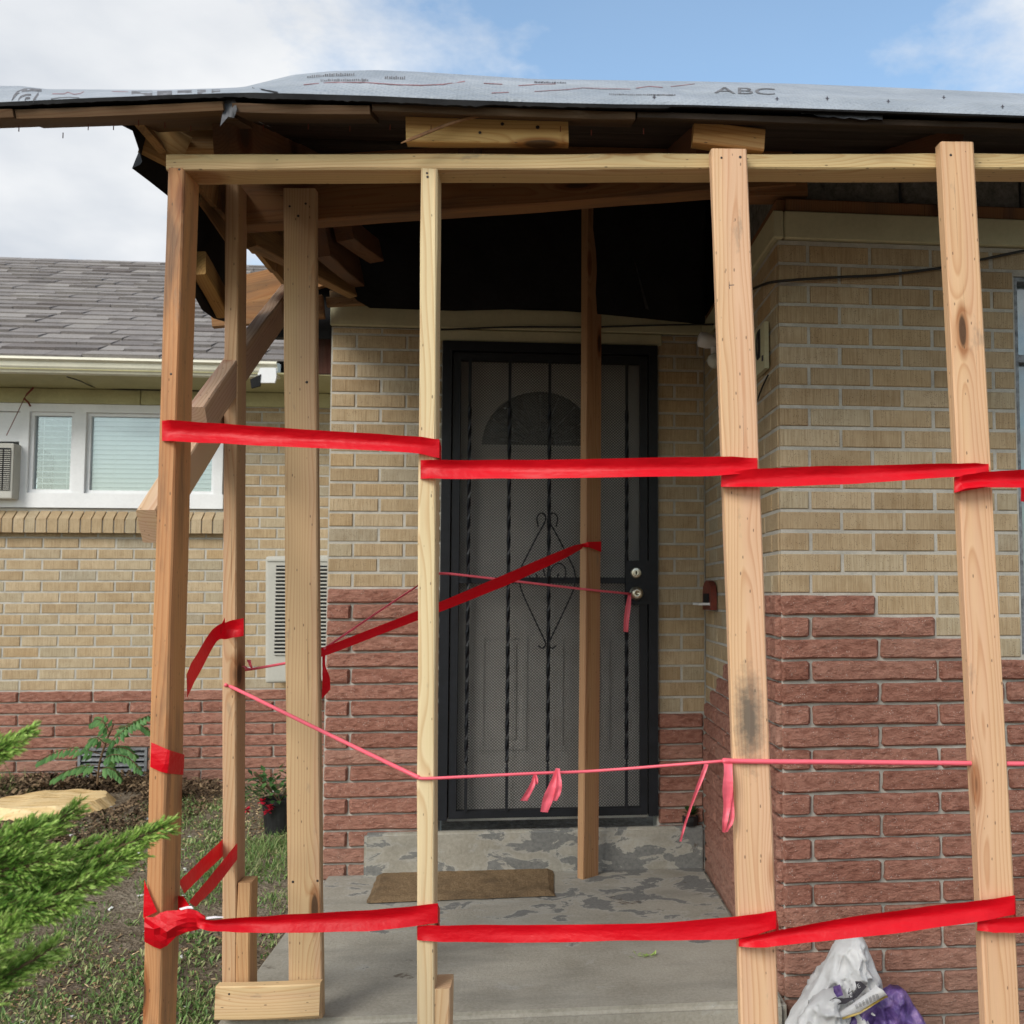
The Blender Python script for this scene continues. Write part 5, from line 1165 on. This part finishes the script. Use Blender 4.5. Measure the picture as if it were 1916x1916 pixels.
# red bird-house like box on the return wall and house number plaque, floodlight
rb = empty('wall_box', (0, 0, 0), 'small dark red arched box on the return wall near the door', 'wall box')
def onR(px, py, off=0.0): return onX(px, py, XC-off)
b0, b1 = onR(1343, 1140), onR(1327, 1140); zt, zb3 = onR(1335, 1086).z, onR(1335, 1141).z
ym, hw_ = (b0.y+b1.y)/2, abs(b0.y-b1.y)/2
out = [(XC-0.004, ym-hw_, zb3), (XC-0.004, ym+hw_, zb3), (XC-0.004, ym+hw_, zt-0.05)] + [(XC-0.004, ym+hw_*cos(a), zt-0.05+0.05*sin(a)) for a in (0.5, 1.0, pi/2, 2.1, 2.6)] + [(XC-0.004, ym-hw_, zt-0.05)]
done(MB().prism(out, (-0.025, 0, 0)).build('back_plate', 'rustred', rb))
done(MB().box((XC-0.075, ym-hw_*0.8, zb3+0.02), (XC-0.029, ym+hw_*0.8, zb3+0.03)).build('shelf', 'white', rb)); done(MB().box((XC-0.033, ym-hw_*0.6, zb3+0.03), (XC-0.0295, ym+hw_*0.6, zt-0.055)).build('recess', 'dark', rb))
pq = empty('number_plaque', (0, 0, 0), 'pale house number plaque with black figure on the return wall', 'sign')
q0, q1 = onR(1441, 650), onR(1413, 650); z1_, z0_ = onR(1436, 607).z, onR(1430, 700).z
done(MB().box((XC-0.018, q0.y, z0_), (XC-0.004, q1.y, z1_)).build('plate', 'cream', pq))
def digit(txt, y, zc_, hgt, wid):
    cu = bpy.data.curves.new('figure', 'FONT'); cu.body = txt; cu.extrude = 0.001; cu.materials.append(M['inkdark']); o = link('figure', cu, pq)
    bpy.context.view_layer.update(); w_, h_ = o.dimensions.x, o.dimensions.y; o = fontmesh(o)
    ex, ey = Vector((0, -1, 0))*wid/w_, Vector((0, 0, 1))*hgt/h_
    Mx = Matrix((ex, ey, Vector((-1, 0, 0)))).transposed().to_4x4(); Mx.translation = Vector((XC-0.0195, y, zc_)); o.matrix_basis = Mx
digit('1', q0.y+0.17, z0_+0.05, (z1_-z0_)*0.62, 0.035); digit('0', q0.y+0.13, z0_+0.05, (z1_-z0_)*0.62, 0.06)
done(MB().box((XC-0.021, q0.y+0.02, z0_+0.03), (XC-0.017, q0.y+0.034, z0_+0.047)).build('bolt', 'inkdark', pq))
fl = empty('porch_light', (0, 0, 0), 'white two-socket porch light with round bulb under the lintel', 'lamp')
yl_ = 4.2
m = MB(); a, b = onY(1306, 634, yl_), onY(1336, 640, yl_)
m.tube([a, a.lerp(b, 0.1), a.lerp(b, 0.6), b, Vector((XC, yl_, b.z+0.01))], [0.018, 0.032, 0.034, 0.026, 0.026], 14); done(m.build('socket', 'white', fl, smooth=True))
m = MB(); c = onY(1337, 675, yl_); m.tube([c+Vector((0, 0, 0.055)), c+Vector((0, 0, 0.03))], 0.016, 12); done(m.build('bulb_socket', 'white', fl))
bm = bmesh.new(); bmesh.ops.create_uvsphere(bm, u_segments=18, v_segments=12, radius=0.032); me = bpy.data.meshes.new('bulb'); bm.to_mesh(me); bm.free(); me.materials.append(M['bulb']); o = link('bulb', me, fl, loc=c); me.polygons.foreach_set('use_smooth', [True]*len(me.polygons))
# cables
m = MB(); m.tube(spline([onX(1408, 541, XC-0.02), onX(1430, 532, XC-0.02), onY(1460, 526, YR-0.025), onY(1560, 519, YR-0.02), onY(1660, 514, YR-0.02), onY(1760, 501, YR-0.02), onY(1830, 487, YR-0.02), onY(1930, 466, YR-0.02), onY(2000, 450, YR-0.02)], 6), 0.0042, 6)
m.build('cable', 'wire', label='black cable sagging across the tan bricks under the cream lintel', cat='cable')
m = MB(); m.tube(spline([onY(825, 617, YW-0.03), onY(960, 612, YW-0.03), onY(1100, 612, YW-0.03), onY(1250, 608, YW-0.05), onX(1335, 607, XC-0.02)], 6), 0.004, 6)
m.build('cable', 'wire', label='thin black cable stapled along the lintel over the security door', cat='cable')
m = MB(); m.tube(spline([onX(1437, 702, XC-0.012), onX(1432, 712, XC-0.012), onX(1424, 730, XC-0.012), onX(1416, 752, XC-0.012)], 4), 0.003, 5)
m.build('cable', 'wire', label='short black wire hanging below the house number plaque', cat='cable')
# condenser unit on the wing wall
cu_ = empty('condenser_unit', (0, 0, 0), 'beige louvred air conditioner hung on the wing wall behind the broad post', 'air conditioner')
yc = YL-0.30; cx0, cx1 = onY(497, 1100, yc).x, onY(655, 1100, yc).x; cz1, cz0 = onY(520, 1039, yc).z, onY(520, 1277, yc).z
me = bevel_box_mesh('casing', cx1-cx0, 0.29, cz1-cz0, 0.02, 'acgrey', 3); o = link('casing', me, cu_, loc=((cx0+cx1)/2, yc+0.147, (cz0+cz1)/2)); o.rotation_euler = (0, radians(-1.2), 0)
gx0, gx1 = onY(516, 1100, yc).x, cx1-0.03; gz1, gz0 = onY(520, 1058, yc).z, onY(520, 1226, yc).z
MB().box((gx0, yc-0.002, gz0), (gx1, yc+0.001, gz1)).build('grille_backing', 'dark', cu_)
me = MB().add([(0, 0, 0), (gx1-gx0, 0, 0), (gx1-gx0, -0.008, 0.004), (0, -0.008, 0.004), (0, 0, 0.011), (gx1-gx0, 0, 0.011)], [(0, 1, 2, 3), (3, 2, 5, 4)]).mesh('louver', 'acgrey')
for k in range(24): link('louver', me, cu_, loc=(gx0, yc-0.003, gz0+k*(gz1-gz0)/24))
MB().box((cx0+0.004, yc-0.006, cz1-0.035), (cx1, yc, cz1-0.025)).build('lid_seam', 'acgrey', cu_)
# right window beyond the wall end
rw = empty('window', (0, 0, 0), parent=house)
rx0 = XC+xw0; rz0, rz1 = zwb, ZRT-0.09; rxe = rx0+1.3
m = MB(); frame_rect(m, rx0+0.002, rxe-0.002, rz0+0.002, rz1-0.002, 0.012, YR+0.01, YR+0.08); m.box((rx0+0.014, YR+0.02, onY(1912, 668, YR).z-0.012), (rxe-0.014, YR+0.07, onY(1912, 668, YR).z+0.012)); m.build('window_frame', 'steel', rw)
MB().box((rx0+0.01, YR+0.05, rz0+0.01), (rxe-0.01, YR+0.055, rz1-0.01)).build('pane', 'glass', rw); MB().box((rx0, YR+0.11, rz0), (rxe, YR+0.13, rz1)).build('curtain', 'dim', rw)

# ------------------------------------------------------------------ crumpled sacks
def sack(name, prof, Yc, depth, mat, parent, seed, nz=70, na=110, crump=0.022):
    """prof: (py, left px, right px) from the top down; closed crumpled body standing on the ground"""
    m = MB(); rings = []; rr = random.Random(seed)
    def pf(py):
        for (a, l0, r0), (b, l1, r1) in zip(prof, prof[1:]):
            if a <= py <= b: u = (py-a)/(b-a); return l0+(l1-l0)*u, r0+(r1-r0)*u
        return prof[-1][1], prof[-1][2]
    for j in range(nz+1):
        u = j/nz; py = prof[0][0]+(prof[-1][0]-prof[0][0])*(u**1.15); l, r = pf(py); A, B = onY(l, py, Yc), onY(r, py, Yc); c = (A+B)/2; hw = (B-A).length/2
        dp_ = min(depth, hw*0.9+0.01)
        ring = []
        for k in range(na):
            a = 2*pi*k/na; q = Vector((c.x+hw*cos(a), c.y+dp_*sin(a), c.z))
            def ridge(f, z_): d_ = noise.voronoi(Vector((q.x*f+seed, q.y*f, q.z*f*0.6+z_)))[0]; return 1-min(1, (d_[1]-d_[0])*3.2)
            nz_ = 1.1*noise.noise(Vector((q.x*9+seed, q.y*9, q.z*6))) + 1.1*ridge(15, 0.0)-0.5 + 0.5*ridge(34, 3.0)-0.2
            sh = 1-abs(cos(a))**3*0.75
            q += Vector((cos(a)*0.35, sin(a), 0))*crump*nz_*sh*min(1, 0.25+u*2.5); ring.append(q)
        rings.append(ring)
    k0 = 0
    for rg in rings: m.v += [tuple(q) for q in rg]
    for j in range(nz):
        for k in range(na):
            a, b = j*na+k, j*na+(k+1) % na; m.f.append((a, a+na, b+na, b))
    m.f.append(tuple(range(na))); m.f.append(tuple(range(nz*na+na-1, nz*na-1, -1)))
    return m.build(name, mat, parent, smooth=True), rings
bag = empty('crumpled_sack', onY(1580, 2000, 2.86), 'crumpled white and purple plastic sacks slumped against the red stone wall', 'plastic sack')
YB = 2.86
o, _ = sack('white_sack', [(1746, 1590, 1600), (1752, 1580, 1612), (1772, 1560, 1621), (1800, 1547, 1632), (1830, 1530, 1643), (1860, 1508, 1652), (1890, 1482, 1672), (1916, 1468, 1690), (1960, 1452, 1735), (2020, 1445, 1755), (2085, 1450, 1755)], YB, 0.10, 'bagwhite', bag, 3, crump=0.046); done(o)
o, _ = sack('white_fold', [(1852, 1552, 1562), (1866, 1530, 1580), (1885, 1508, 1586), (1905, 1496, 1596), (1935, 1482, 1602), (1990, 1472, 1608)], YB-0.085, 0.035, 'bagwhite', bag, 17, nz=50, na=80, crump=0.040); done(o)
o, _ = sack('purple_sack', [(1848, 1664, 1686), (1856, 1646, 1696), (1872, 1618, 1705), (1890, 1596, 1714), (1916, 1580, 1730), (1960, 1566, 1750), (2020, 1556, 1750), (2085, 1556, 1750)], YB-0.085, 0.03, 'purple', bag, 29, nz=60, na=90, crump=0.03); done(o)
def decal(pts, mat, name='print', Y=YB-0.125):
    m = MB(); m.add([onY(px, py, Y+dy_) for px, py, dy_ in pts], [tuple(range(len(pts)))]); return done(m.build(name, mat, bag))
# folded printed cuff across the front of the sack
m = MB()
cuff_t = [(1560, 1900), (1592, 1880), (1622, 1858), (1640, 1845), (1652, 1852)]; cuff_b = [(1575, 1904), (1608, 1893), (1636, 1875), (1654, 1864), (1660, 1862)]
P = [[onY(px, py, YB-0.115-0.012*k) for k, (px, py) in enumerate(cuff_t)], [onY((a+c)/2, (b+d)/2, YB-0.135-0.012*k) for k, ((a, b), (c, d)) in enumerate(zip(cuff_t, cuff_b))], [onY(px, py, YB-0.13-0.01*k) for k, (px, py) in enumerate(cuff_b)]]
m.grid(P); done(m.build('cuff', 'bagwhite', bag, smooth=True))
P2 = [[onY(px, py, YB-0.128-0.01*k) for k, (px, py) in enumerate(cuff_b)], [onY(px+2, py+4, YB-0.135-0.006*k) for k, (px, py) in enumerate(cuff_b)]]
m = MB(); m.grid(P2); done(m.build('ochre_band', 'yellowprint', bag))
m = MB()
band = [(1552, 1872), (1566, 1880), (1582, 1878), (1604, 1866), (1622, 1846), (1610, 1836), (1600, 1836), (1604, 1852), (1594, 1866), (1578, 1868), (1562, 1866)]
m.add([onY(px, py, YB-0.128) for px, py in band], [tuple(range(len(band)))]); done(m.build('dark_band', 'inkdark', bag))
def btext(txt, px, py, hp, rot, mat, Y=YB-0.134):
    cu = bpy.data.curves.new('lettering', 'FONT'); cu.body = txt; cu.extrude = 0.0005; cu.materials.append(M[mat]); o = fontmesh(link('lettering', cu, bag))
    s = hp/FPX*Y*1.3; R = Matrix.Rotation(rot, 4, 'Y') @ Matrix.Rotation(pi/2, 4, 'X'); o.matrix_parent_inverse = bag.matrix_basis.inverted()
    o.matrix_basis = Matrix.Translation(onY(px, py, Y)) @ R @ Matrix.Diagonal((s, s, s, 1))
btext('W', 1583, 1858, 12, 0.6, 'inkdark'); btext('3', 1584, 1868, 11, 0.3, 'inkdark'); btext('E', 1606, 1850, 9, -0.5, 'bagwhite', YB-0.136); btext('L', 1556, 1874, 8, -0.3, 'bagwhite', YB-0.136)
decal([(1559, 1846, -.006), (1572, 1842, -.006), (1578, 1862, -.006), (1566, 1866, -.006), (1560, 1856, -.006)], 'purple')
for i in range(5):
    a, b = cuff_t[1+i % 3], cuff_b[1+i % 3]
m = MB()
for i in range(6):
    v0 = 0.15+i*0.13
    for j in range(7):
        u0, u1 = 0.42+j*0.07, 0.42+j*0.07+0.05; p = lambda u, v: onY(1560+92*u+4*v, 1900-50*u+14*v*(0.4+u*0.8), YB-0.140-0.03*u)
        m.quad(p(u0, v0), p(u1, v0), p(u1, v0+0.05), p(u0, v0+0.05))
done(m.build('small_print', 'ink', bag))

# ------------------------------------------------------------------ planting
def leafquad(m, base, d, w, bend=0.0, up=None):
    d = Vector(d); up = up or Vector((0, 0, 1)); s = d.cross(up)
    if s.length < 1e-6: s = Vector((1, 0, 0))
    s = s.normalized()*w; mid = base+d*0.5+Vector((0, 0, bend)); m.add([base, mid+s, base+d, mid-s], [(0, 1, 2, 3)])
# juniper at the left
jn = empty('juniper_bush', (-1.45, 1.72, 0), 'bright green feathery juniper branches reaching in from the left edge', 'shrub')
rs = random.Random(11)
jl, jt, jw = MB(), MB(), MB()
def spray(A, B, width, n, tipness):
    """a feathery frond from A to B"""
    A, B = Vector(A), Vector(B); ax = (B-A); L = ax.length; n = int(n*1.7); d = ax.normalized(); side = d.cross(Vector((0, -1, 0.3))).normalized(); nrm = side.cross(d)
    sag = L*0.10; C = [A+ax*u+Vector((0, 0, -sag*sin(pi*u)*0.5)) for u in np.linspace(0, 1, 9)]
    jw.tube(C, [0.006*(1-0.85*u)+0.0006 for u in np.linspace(0, 1, 9)], 5)
    for i in range(n):
        u = 1.0-0.98*((i+rs.random())/n)**1.0; sgn = 1 if i % 2 else -1; c = A+ax*u+Vector((0, 0, -sag*sin(pi*u)*0.5))
        ln = width*(1.0-0.80*u)*rs.uniform(0.6, 1.15)+0.014
        dirn = (d*rs.uniform(0.75, 1.2)+side*sgn*rs.uniform(0.2, 0.6)+nrm*rs.uniform(-0.45, 0.45)).normalized()
        e_ = c+dirn*ln; jw.tube([c, e_], [0.0012, 0.0005], 3, cap=False)
        k = int(ln/0.0017)+5
        for j in range(k):
            w = j/k; q = c.lerp(e_, w); a = rs.random()*2*pi
            pd = dirn.orthogonal(); pd.rotate(Matrix.Rotation(a, 3, dirn)); ll = rs.uniform(0.009, 0.020)*(1-0.3*w)
            tgt = jt if (w > 0.62 and rs.random() < tipness) or (u > 0.75 and rs.random() < 0.6) else jl
            leafquad(tgt, q, (dirn*0.95+pd*0.36).normalized()*ll, 0.0015, 0, pd)
JB = [(-220, 1900), (-180, 1800), (-150, 1700), (-200, 1650)]
def fr_(a, b, Ya, Yt, wd=0.10, n=46, tip=0.7): spray(onY(*a, Ya), onY(*b, Yt), wd, n, tip)
fr_((-160, 1700), (305, 1547), 1.75, 1.82, 0.085, 70, 0.8); fr_((-60, 1700), (250, 1597), 1.72, 1.80, 0.075, 52); fr_((-140, 1680), (135, 1516), 1.78, 1.88, 0.08, 54)
fr_((-120, 1660), (60, 1550), 1.70, 1.75, 0.09, 50); fr_((-160, 1740), (190, 1640), 1.66, 1.74, 0.09, 58, 0.3); fr_((-180, 1720), (120, 1690), 1.62, 1.66, 0.08, 58, 0.25); fr_((-150, 1640), (100, 1605), 1.68, 1.72, 0.10, 56, 0.4)
fr_((-140, 1630), (40, 1580), 1.74, 1.80, 0.08, 40, 0.5); fr_((-100, 1730), (205, 1610), 1.80, 1.90, 0.08, 50, 0.5); fr_((-120, 1690), (165, 1580), 1.84, 1.95, 0.08, 50, 0.6)
fr_((-130, 1430), (55, 1366), 1.75, 1.80, 0.028, 30, 0.95); fr_((-110, 1440), (20, 1395), 1.72, 1.75, 0.05, 24, 0.9); 
fr_((-160, 1900), (95, 1775), 1.55, 1.60, 0.07, 40, 0.95); fr_((-150, 1850), (18, 1735), 1.52, 1.55, 0.07, 34, 0.9);  
for i in range(16):      # the rest of the bush, left of the branches that reach in
    a_ = rs.uniform(-0.6, 0.6); b0 = Vector((-1.45+rs.uniform(-.12, .05), 1.66+rs.uniform(-.1, .12), 0.30+0.3*rs.random()))
    spray(b0, b0+Vector((rs.uniform(-0.45, 0.05), rs.uniform(-0.3, 0.25), rs.uniform(0.08, 0.34))), 0.10, 26, 0.6)
done(jl.build('foliage', 'juniper', jn)); done(jt.build('foliage_tips', 'junipertip', jn))
for (px, py, Y) in ((-160, 1720, 1.75), (-180, 1740, 1.62), (-130, 1450, 1.75), (-160, 1930, 1.55), (-140, 1680, 1.78)): jw.tube(spline([(-1.45, 1.72, gz(-1.45, 1.72)), (-1.40, 1.72, 0.3), onY(px, py, Y)], 6), [0.02]*5+[0.015]*3+[0.011]*5, 6)
done(jw.build('twigs', 'twig', jn))

# seedling with pinnate leaves by the wing wall
sdl = empty('leafy_seedling', onY(180, 1462, 6.35), 'pinnate green seedling before the foundation vent', 'plant')
st, lf = MB(), MB(); YS = 6.30
root = onY(182, 1468, YS); stem = [root, onY(186, 1430, YS), onY(196, 1395, YS), onY(205, 1372, YS), onY(212, 1355, YS)]; st.tube(spline(stem, 4), 0.006, 6)
fr_l = [((190, 1412), [(150, 1400), (110, 1405), (72, 1424)]), ((194, 1400), [(225, 1372), (250, 1352), (283, 1336)]), ((188, 1425), [(210, 1412), (240, 1418), (262, 1440)]), ((186, 1432), [(160, 1432), (130, 1440), (102, 1455)]), ((205, 1372), [(195, 1352), (182, 1345), (172, 1352)]), ((210, 1365), [(230, 1360), (255, 1352), (276, 1366)]), ((192, 1405), [(215, 1398), (235, 1400), (252, 1412)]), ((186, 1440), [(200, 1436), (215, 1442), (222, 1452)]), ((196, 1392), [(182, 1380), (170, 1384), (162, 1395)])]
for (a, b) in fr_l:
    lf = MB(); Yq = YS+rs.uniform(-0.12, 0.05); c = spline([onY(*a, YS)]+[onY(*q, Yq) for q in b], 5); st.tube(c, 0.0025, 4)
    for i in range(2, len(c), 1):
        d = (c[i]-c[i-1]).normalized()
        for s in (-1, 1):
            sd_ = Vector((0, 1, 0))*s*0.5; dr = (d*0.35+Vector((0, -0.35*s, 0))+Vector((0, 0, -0.75 if s > 0 else 0.05 - 0.5*rs.random()))+Vector((rs.uniform(-.2, .2), 0, 0))).normalized()
            ll = 0.075*(1-0.4*i/len(c))*rs.uniform(0.8, 1.15); leafquad(lf, c[i], dr*ll, 0.0115, -0.004, Vector((0.3, -1, 0.2)))
    done(lf.build('leaf', 'leaf', sdl))
done(st.build('stem', 'twig', sdl))

# ground stump
sc0 = onZ(96, 1498, 0.36)
sp = empty('tree_stump', (sc0.x, sc0.y, 0.3), 'freshly ground pale yellow tree stump flush with the soil', 'tree stump')
m = MB(); rs = random.Random(4); RA = []
for k in range(7):
    r_ = k/6; ring = []
    for i in range(40):
        a = 2*pi*i/40; jag = 1+0.10*noise.noise(Vector((cos(a)*2.2, sin(a)*2.2, 1)))+0.05*noise.noise(Vector((cos(a)*9, sin(a)*9, 2)))
        R_ = 0.33*r_*jag; x, y = sc0.x+R_*cos(a), sc0.y+R_*sin(a)*0.95
        ring.append((x, y, 0.372+0.012*noise.noise(Vector((x*9, y*3, 0)))-(0.05 if k == 6 else 0)))
    RA.append(ring+[ring[0]])
m.grid(RA); done(m.build('cut_face', 'stump', sp))
# mulch, chips
def scatter(n, fn, szf, mat, name, label=None, seed=1, flat=0.5, lift=0.0):
    r = np.random.RandomState(seed); V = []; Fq = []; k = 0; tries = 0
    while k < n and tries < n*12:
        tries += 1; q = fn(r)
        if q is None: continue
        x, y, z = q; a = r.rand()*2*pi; l, w = szf(r); t1_ = Vector((cos(a), sin(a), r.uniform(-flat, flat))).normalized()*l; t2_ = Vector((-sin(a), cos(a), r.uniform(-flat, flat))).normalized()*w
        c = Vector((x, y, z+lift+abs(t1_.z)*0.5+0.002)); nrm_ = t1_.cross(t2_).normalized()*min(w, 0.004)
        b = len(V); V += [c-t1_-t2_, c+t1_-t2_*0.7, c+t1_*0.9+t2_, c-t1_*0.8+t2_, c+nrm_]
        Fq += [(b, b+1, b+4), (b+1, b+2, b+4), (b+2, b+3, b+4), (b+3, b, b+4)]; k += 1
    me = bpy.data.meshes.new(name); me.from_pydata([tuple(v) for v in V], [], Fq); me.materials.append(M[mat])
    return link(name, me, kind='stuff', label=label)
def around(cx_, cy_, r0, r1, squash=1.0):
    def f(r):
        a = r.rand()*2*pi; d = r0+(r1-r0)*r.rand()**0.8; x, y = cx_+d*cos(a), cy_+d*sin(a)*squash
        if y > YL-0.03: return None
        bump_ = 0.06*max(0, noise.noise(Vector((x*5, y*5, 8)))) + (0.05 if y > cy_+0.1 else 0.0)
        return x, y, gz(x, y)+bump_*r.rand()
    return f
scatter(8000, around(sc0.x+0.08, sc0.y+0.02, 0.31, 0.80), lambda r: (r.uniform(.004, .016)*(1.8 if r.rand() < .12 else 1), r.uniform(.003, .008)), 'mulch', 'wood_mulch', 'dark shredded mulch heaped round the stump', 2, 0.9)
def lumps(r):
    a = r.rand()*pi*1.1-0.1; d = r.uniform(0.34, 0.5); x, y = sc0.x+0.1+d*cos(a)*1.15, sc0.y+d*sin(a)
    if y > YL-0.05: return None
    return x, y, gz(x, y)+0.09*r.rand()*max(0.2, noise.noise(Vector((x*4, y*4, 1)))+0.5)
scatter(3000, lumps, lambda r: (r.uniform(.006, .022), r.uniform(.004, .014)), 'mulch', 'mulch_heap', 'dark crumbly mulch heap behind the stump', 21, 1.1)
def yard(r):
    y = 2.0+4.55*r.rand(); x = -4.3+3.42*r.rand()
    return x, y, gz(x, y)
scatter(9000, lambda r: (lambda q: q if noise.noise(Vector((q[0]*1.2, q[1]*1.2, 4)))+0.25 > r.rand()*0.8 else None)(yard(r)), lambda r: (r.uniform(.004, .014), r.uniform(.002, .006)), 'chip', 'wood_chips', 'pale wood chips scattered over the yard soil', 3, 0.5)
scatter(160, lambda r: (lambda q: q if q[1] > 3.5 else None)(yard(r)), lambda r: (r.uniform(.006, .018), r.uniform(.005, .012)), 'chipwhite', 'litter', 'white plaster crumbs scattered on the soil', 5, 0.6)
# weeds and grass
r = np.random.RandomState(8); V, Fq = [], []
def clump(x, y, n, h, spread, wide):
    z = gz(x, y)
    for _ in range(n):
        a = r.rand()*2*pi; d = spread*math.sqrt(r.rand()); bx_, by_ = x+d*cos(a), y+d*sin(a)
        if bx_ > XSL-0.02 and by_ > 2.95: continue
        if by_ > YL-0.02: continue
        zb0 = gz(bx_, by_)-0.003; a2 = r.rand()*2*pi; hh = h*r.uniform(0.4, 1.2); le = r.uniform(0.3, 1.1)
        d1 = Vector((cos(a2)*le, sin(a2)*le, 1)).normalized()*hh; s = Vector((-sin(a2), cos(a2), 0))*wide*r.uniform(0.6, 1.2); b0_ = Vector((bx_, by_, zb0)); k = len(V)
        if wide > 0.004: V.extend([b0_, b0_+d1*0.55+s, b0_+d1+Vector((0, 0, -hh*0.2)), b0_+d1*0.55-s]); Fq.append((k, k+1, k+2, k+3))
        else: V.extend([b0_-s, b0_+s, b0_+d1*0.6+s*0.7, b0_+d1*0.6-s*0.7, b0_+d1+Vector((cos(a2), sin(a2), 0))*hh*0.3]); Fq.extend([(k, k+1, k+2, k+3), (k+3, k+2, k+4)])
for _ in range(2600):
    x, y = -4.2+3.4*r.rand(), 2.0+4.3*r.rand()**1.2
    dn = noise.noise(Vector((x*0.9, y*0.9, 11)))+0.35*noise.noise(Vector((x*3, y*3, 2)))
    if math.hypot(x-sc0.x, y-sc0.y) < 0.6: continue
    if dn > 0.08: clump(x, y, 20, 0.034, 0.085, 0.0052); clump(x, y, 7, 0.06, 0.08, 0.0016)
    elif dn > -0.04: clump(x, y, 7, 0.022, 0.06, 0.004); clump(x, y, 3, 0.04, 0.06, 0.0014)
    elif dn > -0.25 and r.rand() < 0.4: clump(x, y, 4, 0.02, 0.05, 0.004)
def tuft(px, py, n, h, sp, wide=0.0022):
    d = ray(px, py); p = onZ(px, py, 0.25)
    for _ in range(6): p = onZ(px, py, gz(p.x, p.y))
    for _ in range(n//14): clump(p.x+r.normal()*sp, p.y+r.normal()*sp, 14, h, 0.05, wide)
tuft(500, 1605, 420, 0.09, 0.16); tuft(470, 1625, 300, 0.07, 0.14); tuft(520, 1580, 260, 0.08, 0.12); tuft(380, 1640, 260, 0.05, 0.15, 0.005); tuft(390, 1560, 300, 0.05, 0.2, 0.006); tuft(15, 1470, 420, 0.13, 0.10, 0.003); tuft(40, 1450, 200, 0.12, 0.07, 0.003); tuft(5, 1500, 200, 0.1, 0.1, 0.003); tuft(370, 1880, 220, 0.05, 0.1, 0.006); tuft(200, 1850, 260, 0.04, 0.2, 0.006); tuft(380, 1760, 260, 0.04, 0.15, 0.006)
VG, FG = V, Fq; V, Fq = [], []
for _ in range(700):
    x, y = -4.2+3.4*r.rand(), 2.0+4.3*r.rand()**1.2
    if noise.noise(Vector((x*1.1, y*1.1, 21))) > -0.05 and math.hypot(x-sc0.x, y-sc0.y) > 0.6: clump(x, y, 8, 0.016, 0.10, 0.0012)
me = bpy.data.meshes.new('dry_grass'); me.from_pydata([tuple(v) for v in V], [], Fq); me.materials.append(M['straw']); link('dry_grass', me, kind='stuff', label='straw coloured dead grass thatch on the yard soil')
V, Fq = VG, FG
me = bpy.data.meshes.new('grass'); me.from_pydata([tuple(v) for v in V], [], Fq); me.materials.append(M['grass'])
link('grass', me, kind='stuff', label='patchy low weeds and grass tufts growing in the yard soil')
# flower pot
pp = onZ(522, 1562, gz(-1.6, 5.2)); pz = gz(pp.x, pp.y)
fp_ = empty('flower_pot', (pp.x, pp.y, pz), 'black nursery pot of red flowers by the wing wall', 'plant pot')
m = MB(); lathe(m, (0, 0, 0), [(0.068, 0), (0.085, 0.15), (0.094, 0.15), (0.096, 0.172), (0.086, 0.172), (0.08, 0.15)], 24, 'Z'); m.build('pot', 'pot', fp_)
lm_, pm_, sm2 = MB(), MB(), MB(); rs = random.Random(9)
for i in range(190):
    a = rs.random()*2*pi; rr_ = 0.15*math.sqrt(rs.random()); c = Vector((rr_*cos(a)-0.03, rr_*sin(a)*0.9, 0.17+0.16*rs.random()*(1-rr_*2.5)))
    b_ = rs.uniform(-0.5, 0.9); d = Vector((cos(a)*cos(b_), sin(a)*cos(b_), sin(b_)))*rs.uniform(0.03, 0.055); leafquad(lm_, c, d, 0.013, 0.004)
for i in range(9): a = rs.random()*6.28; sm2.tube([(0, 0, 0.15), (0.08*cos(a), 0.08*sin(a), 0.25), (0.11*cos(a)-0.02, 0.11*sin(a), 0.30)], 0.003, 4)
for (px, py) in ((505, 1508), (500, 1518), (461, 1516), (490, 1500)):
    q = onY(px, py, pp.y-0.10)-Vector((pp.x, pp.y, pz)); pm_ = MB()
    for i in range(14):
        a = rs.random()*6.28; b_ = rs.uniform(-1, 1); leafquad(pm_, q, Vector((cos(a)*cos(b_), sin(a)*cos(b_), sin(b_)))*0.026, 0.011)
    pm_.build('flower', 'petal', fp_)
lm_.build('foliage', 'potleaf', fp_); sm2.build('stems', 'twig', fp_)
# loose bits on the slab and yard
m = MB(); c = onZ(1205, 1790, SLAB+0.003); rs = random.Random(2)
for i in range(16): leafquad(m, c+Vector((rs.uniform(-.035, .04), rs.uniform(-.01, .01), rs.random()*0.004)), Vector((rs.uniform(-1, 1), rs.uniform(-.5, .5), 0.1)).normalized()*0.022, 0.003)
m.build('leaf_sprig', 'junipertip', label='tiny yellow-green sprig lying on the slab', cat='sprig')
m = MB(); c = onZ(402, 1690, gz(-1.2, 3.4)); m.prism([c+Vector((-.03, -.01, .004)), c+Vector((.025, -.03, .004)), c+Vector((.04, 0, .02)), c+Vector((-.02, .02, .024))], (0, 0.004, 0.01)); m.build('wood_scrap', 'stump', label='pale splintered wood scrap lying in the weeds by the slab', cat='wood scrap')
m = MB(); c = onZ(197, 1772, gz(-1.6, 3.1)); m.prism([c+Vector((-.045, -.006, .004)), c+Vector((.045, -.004, .01)), c+Vector((.05, .008, .01)), c+Vector((-.04, .008, .004))], (0, 0.001, 0.006)); o = m.build('wood_scrap', 'wood', label='thin orange wood sliver lying on the bare soil', cat='wood scrap'); o.color = (0.55, 0.26, 0.1, 1)
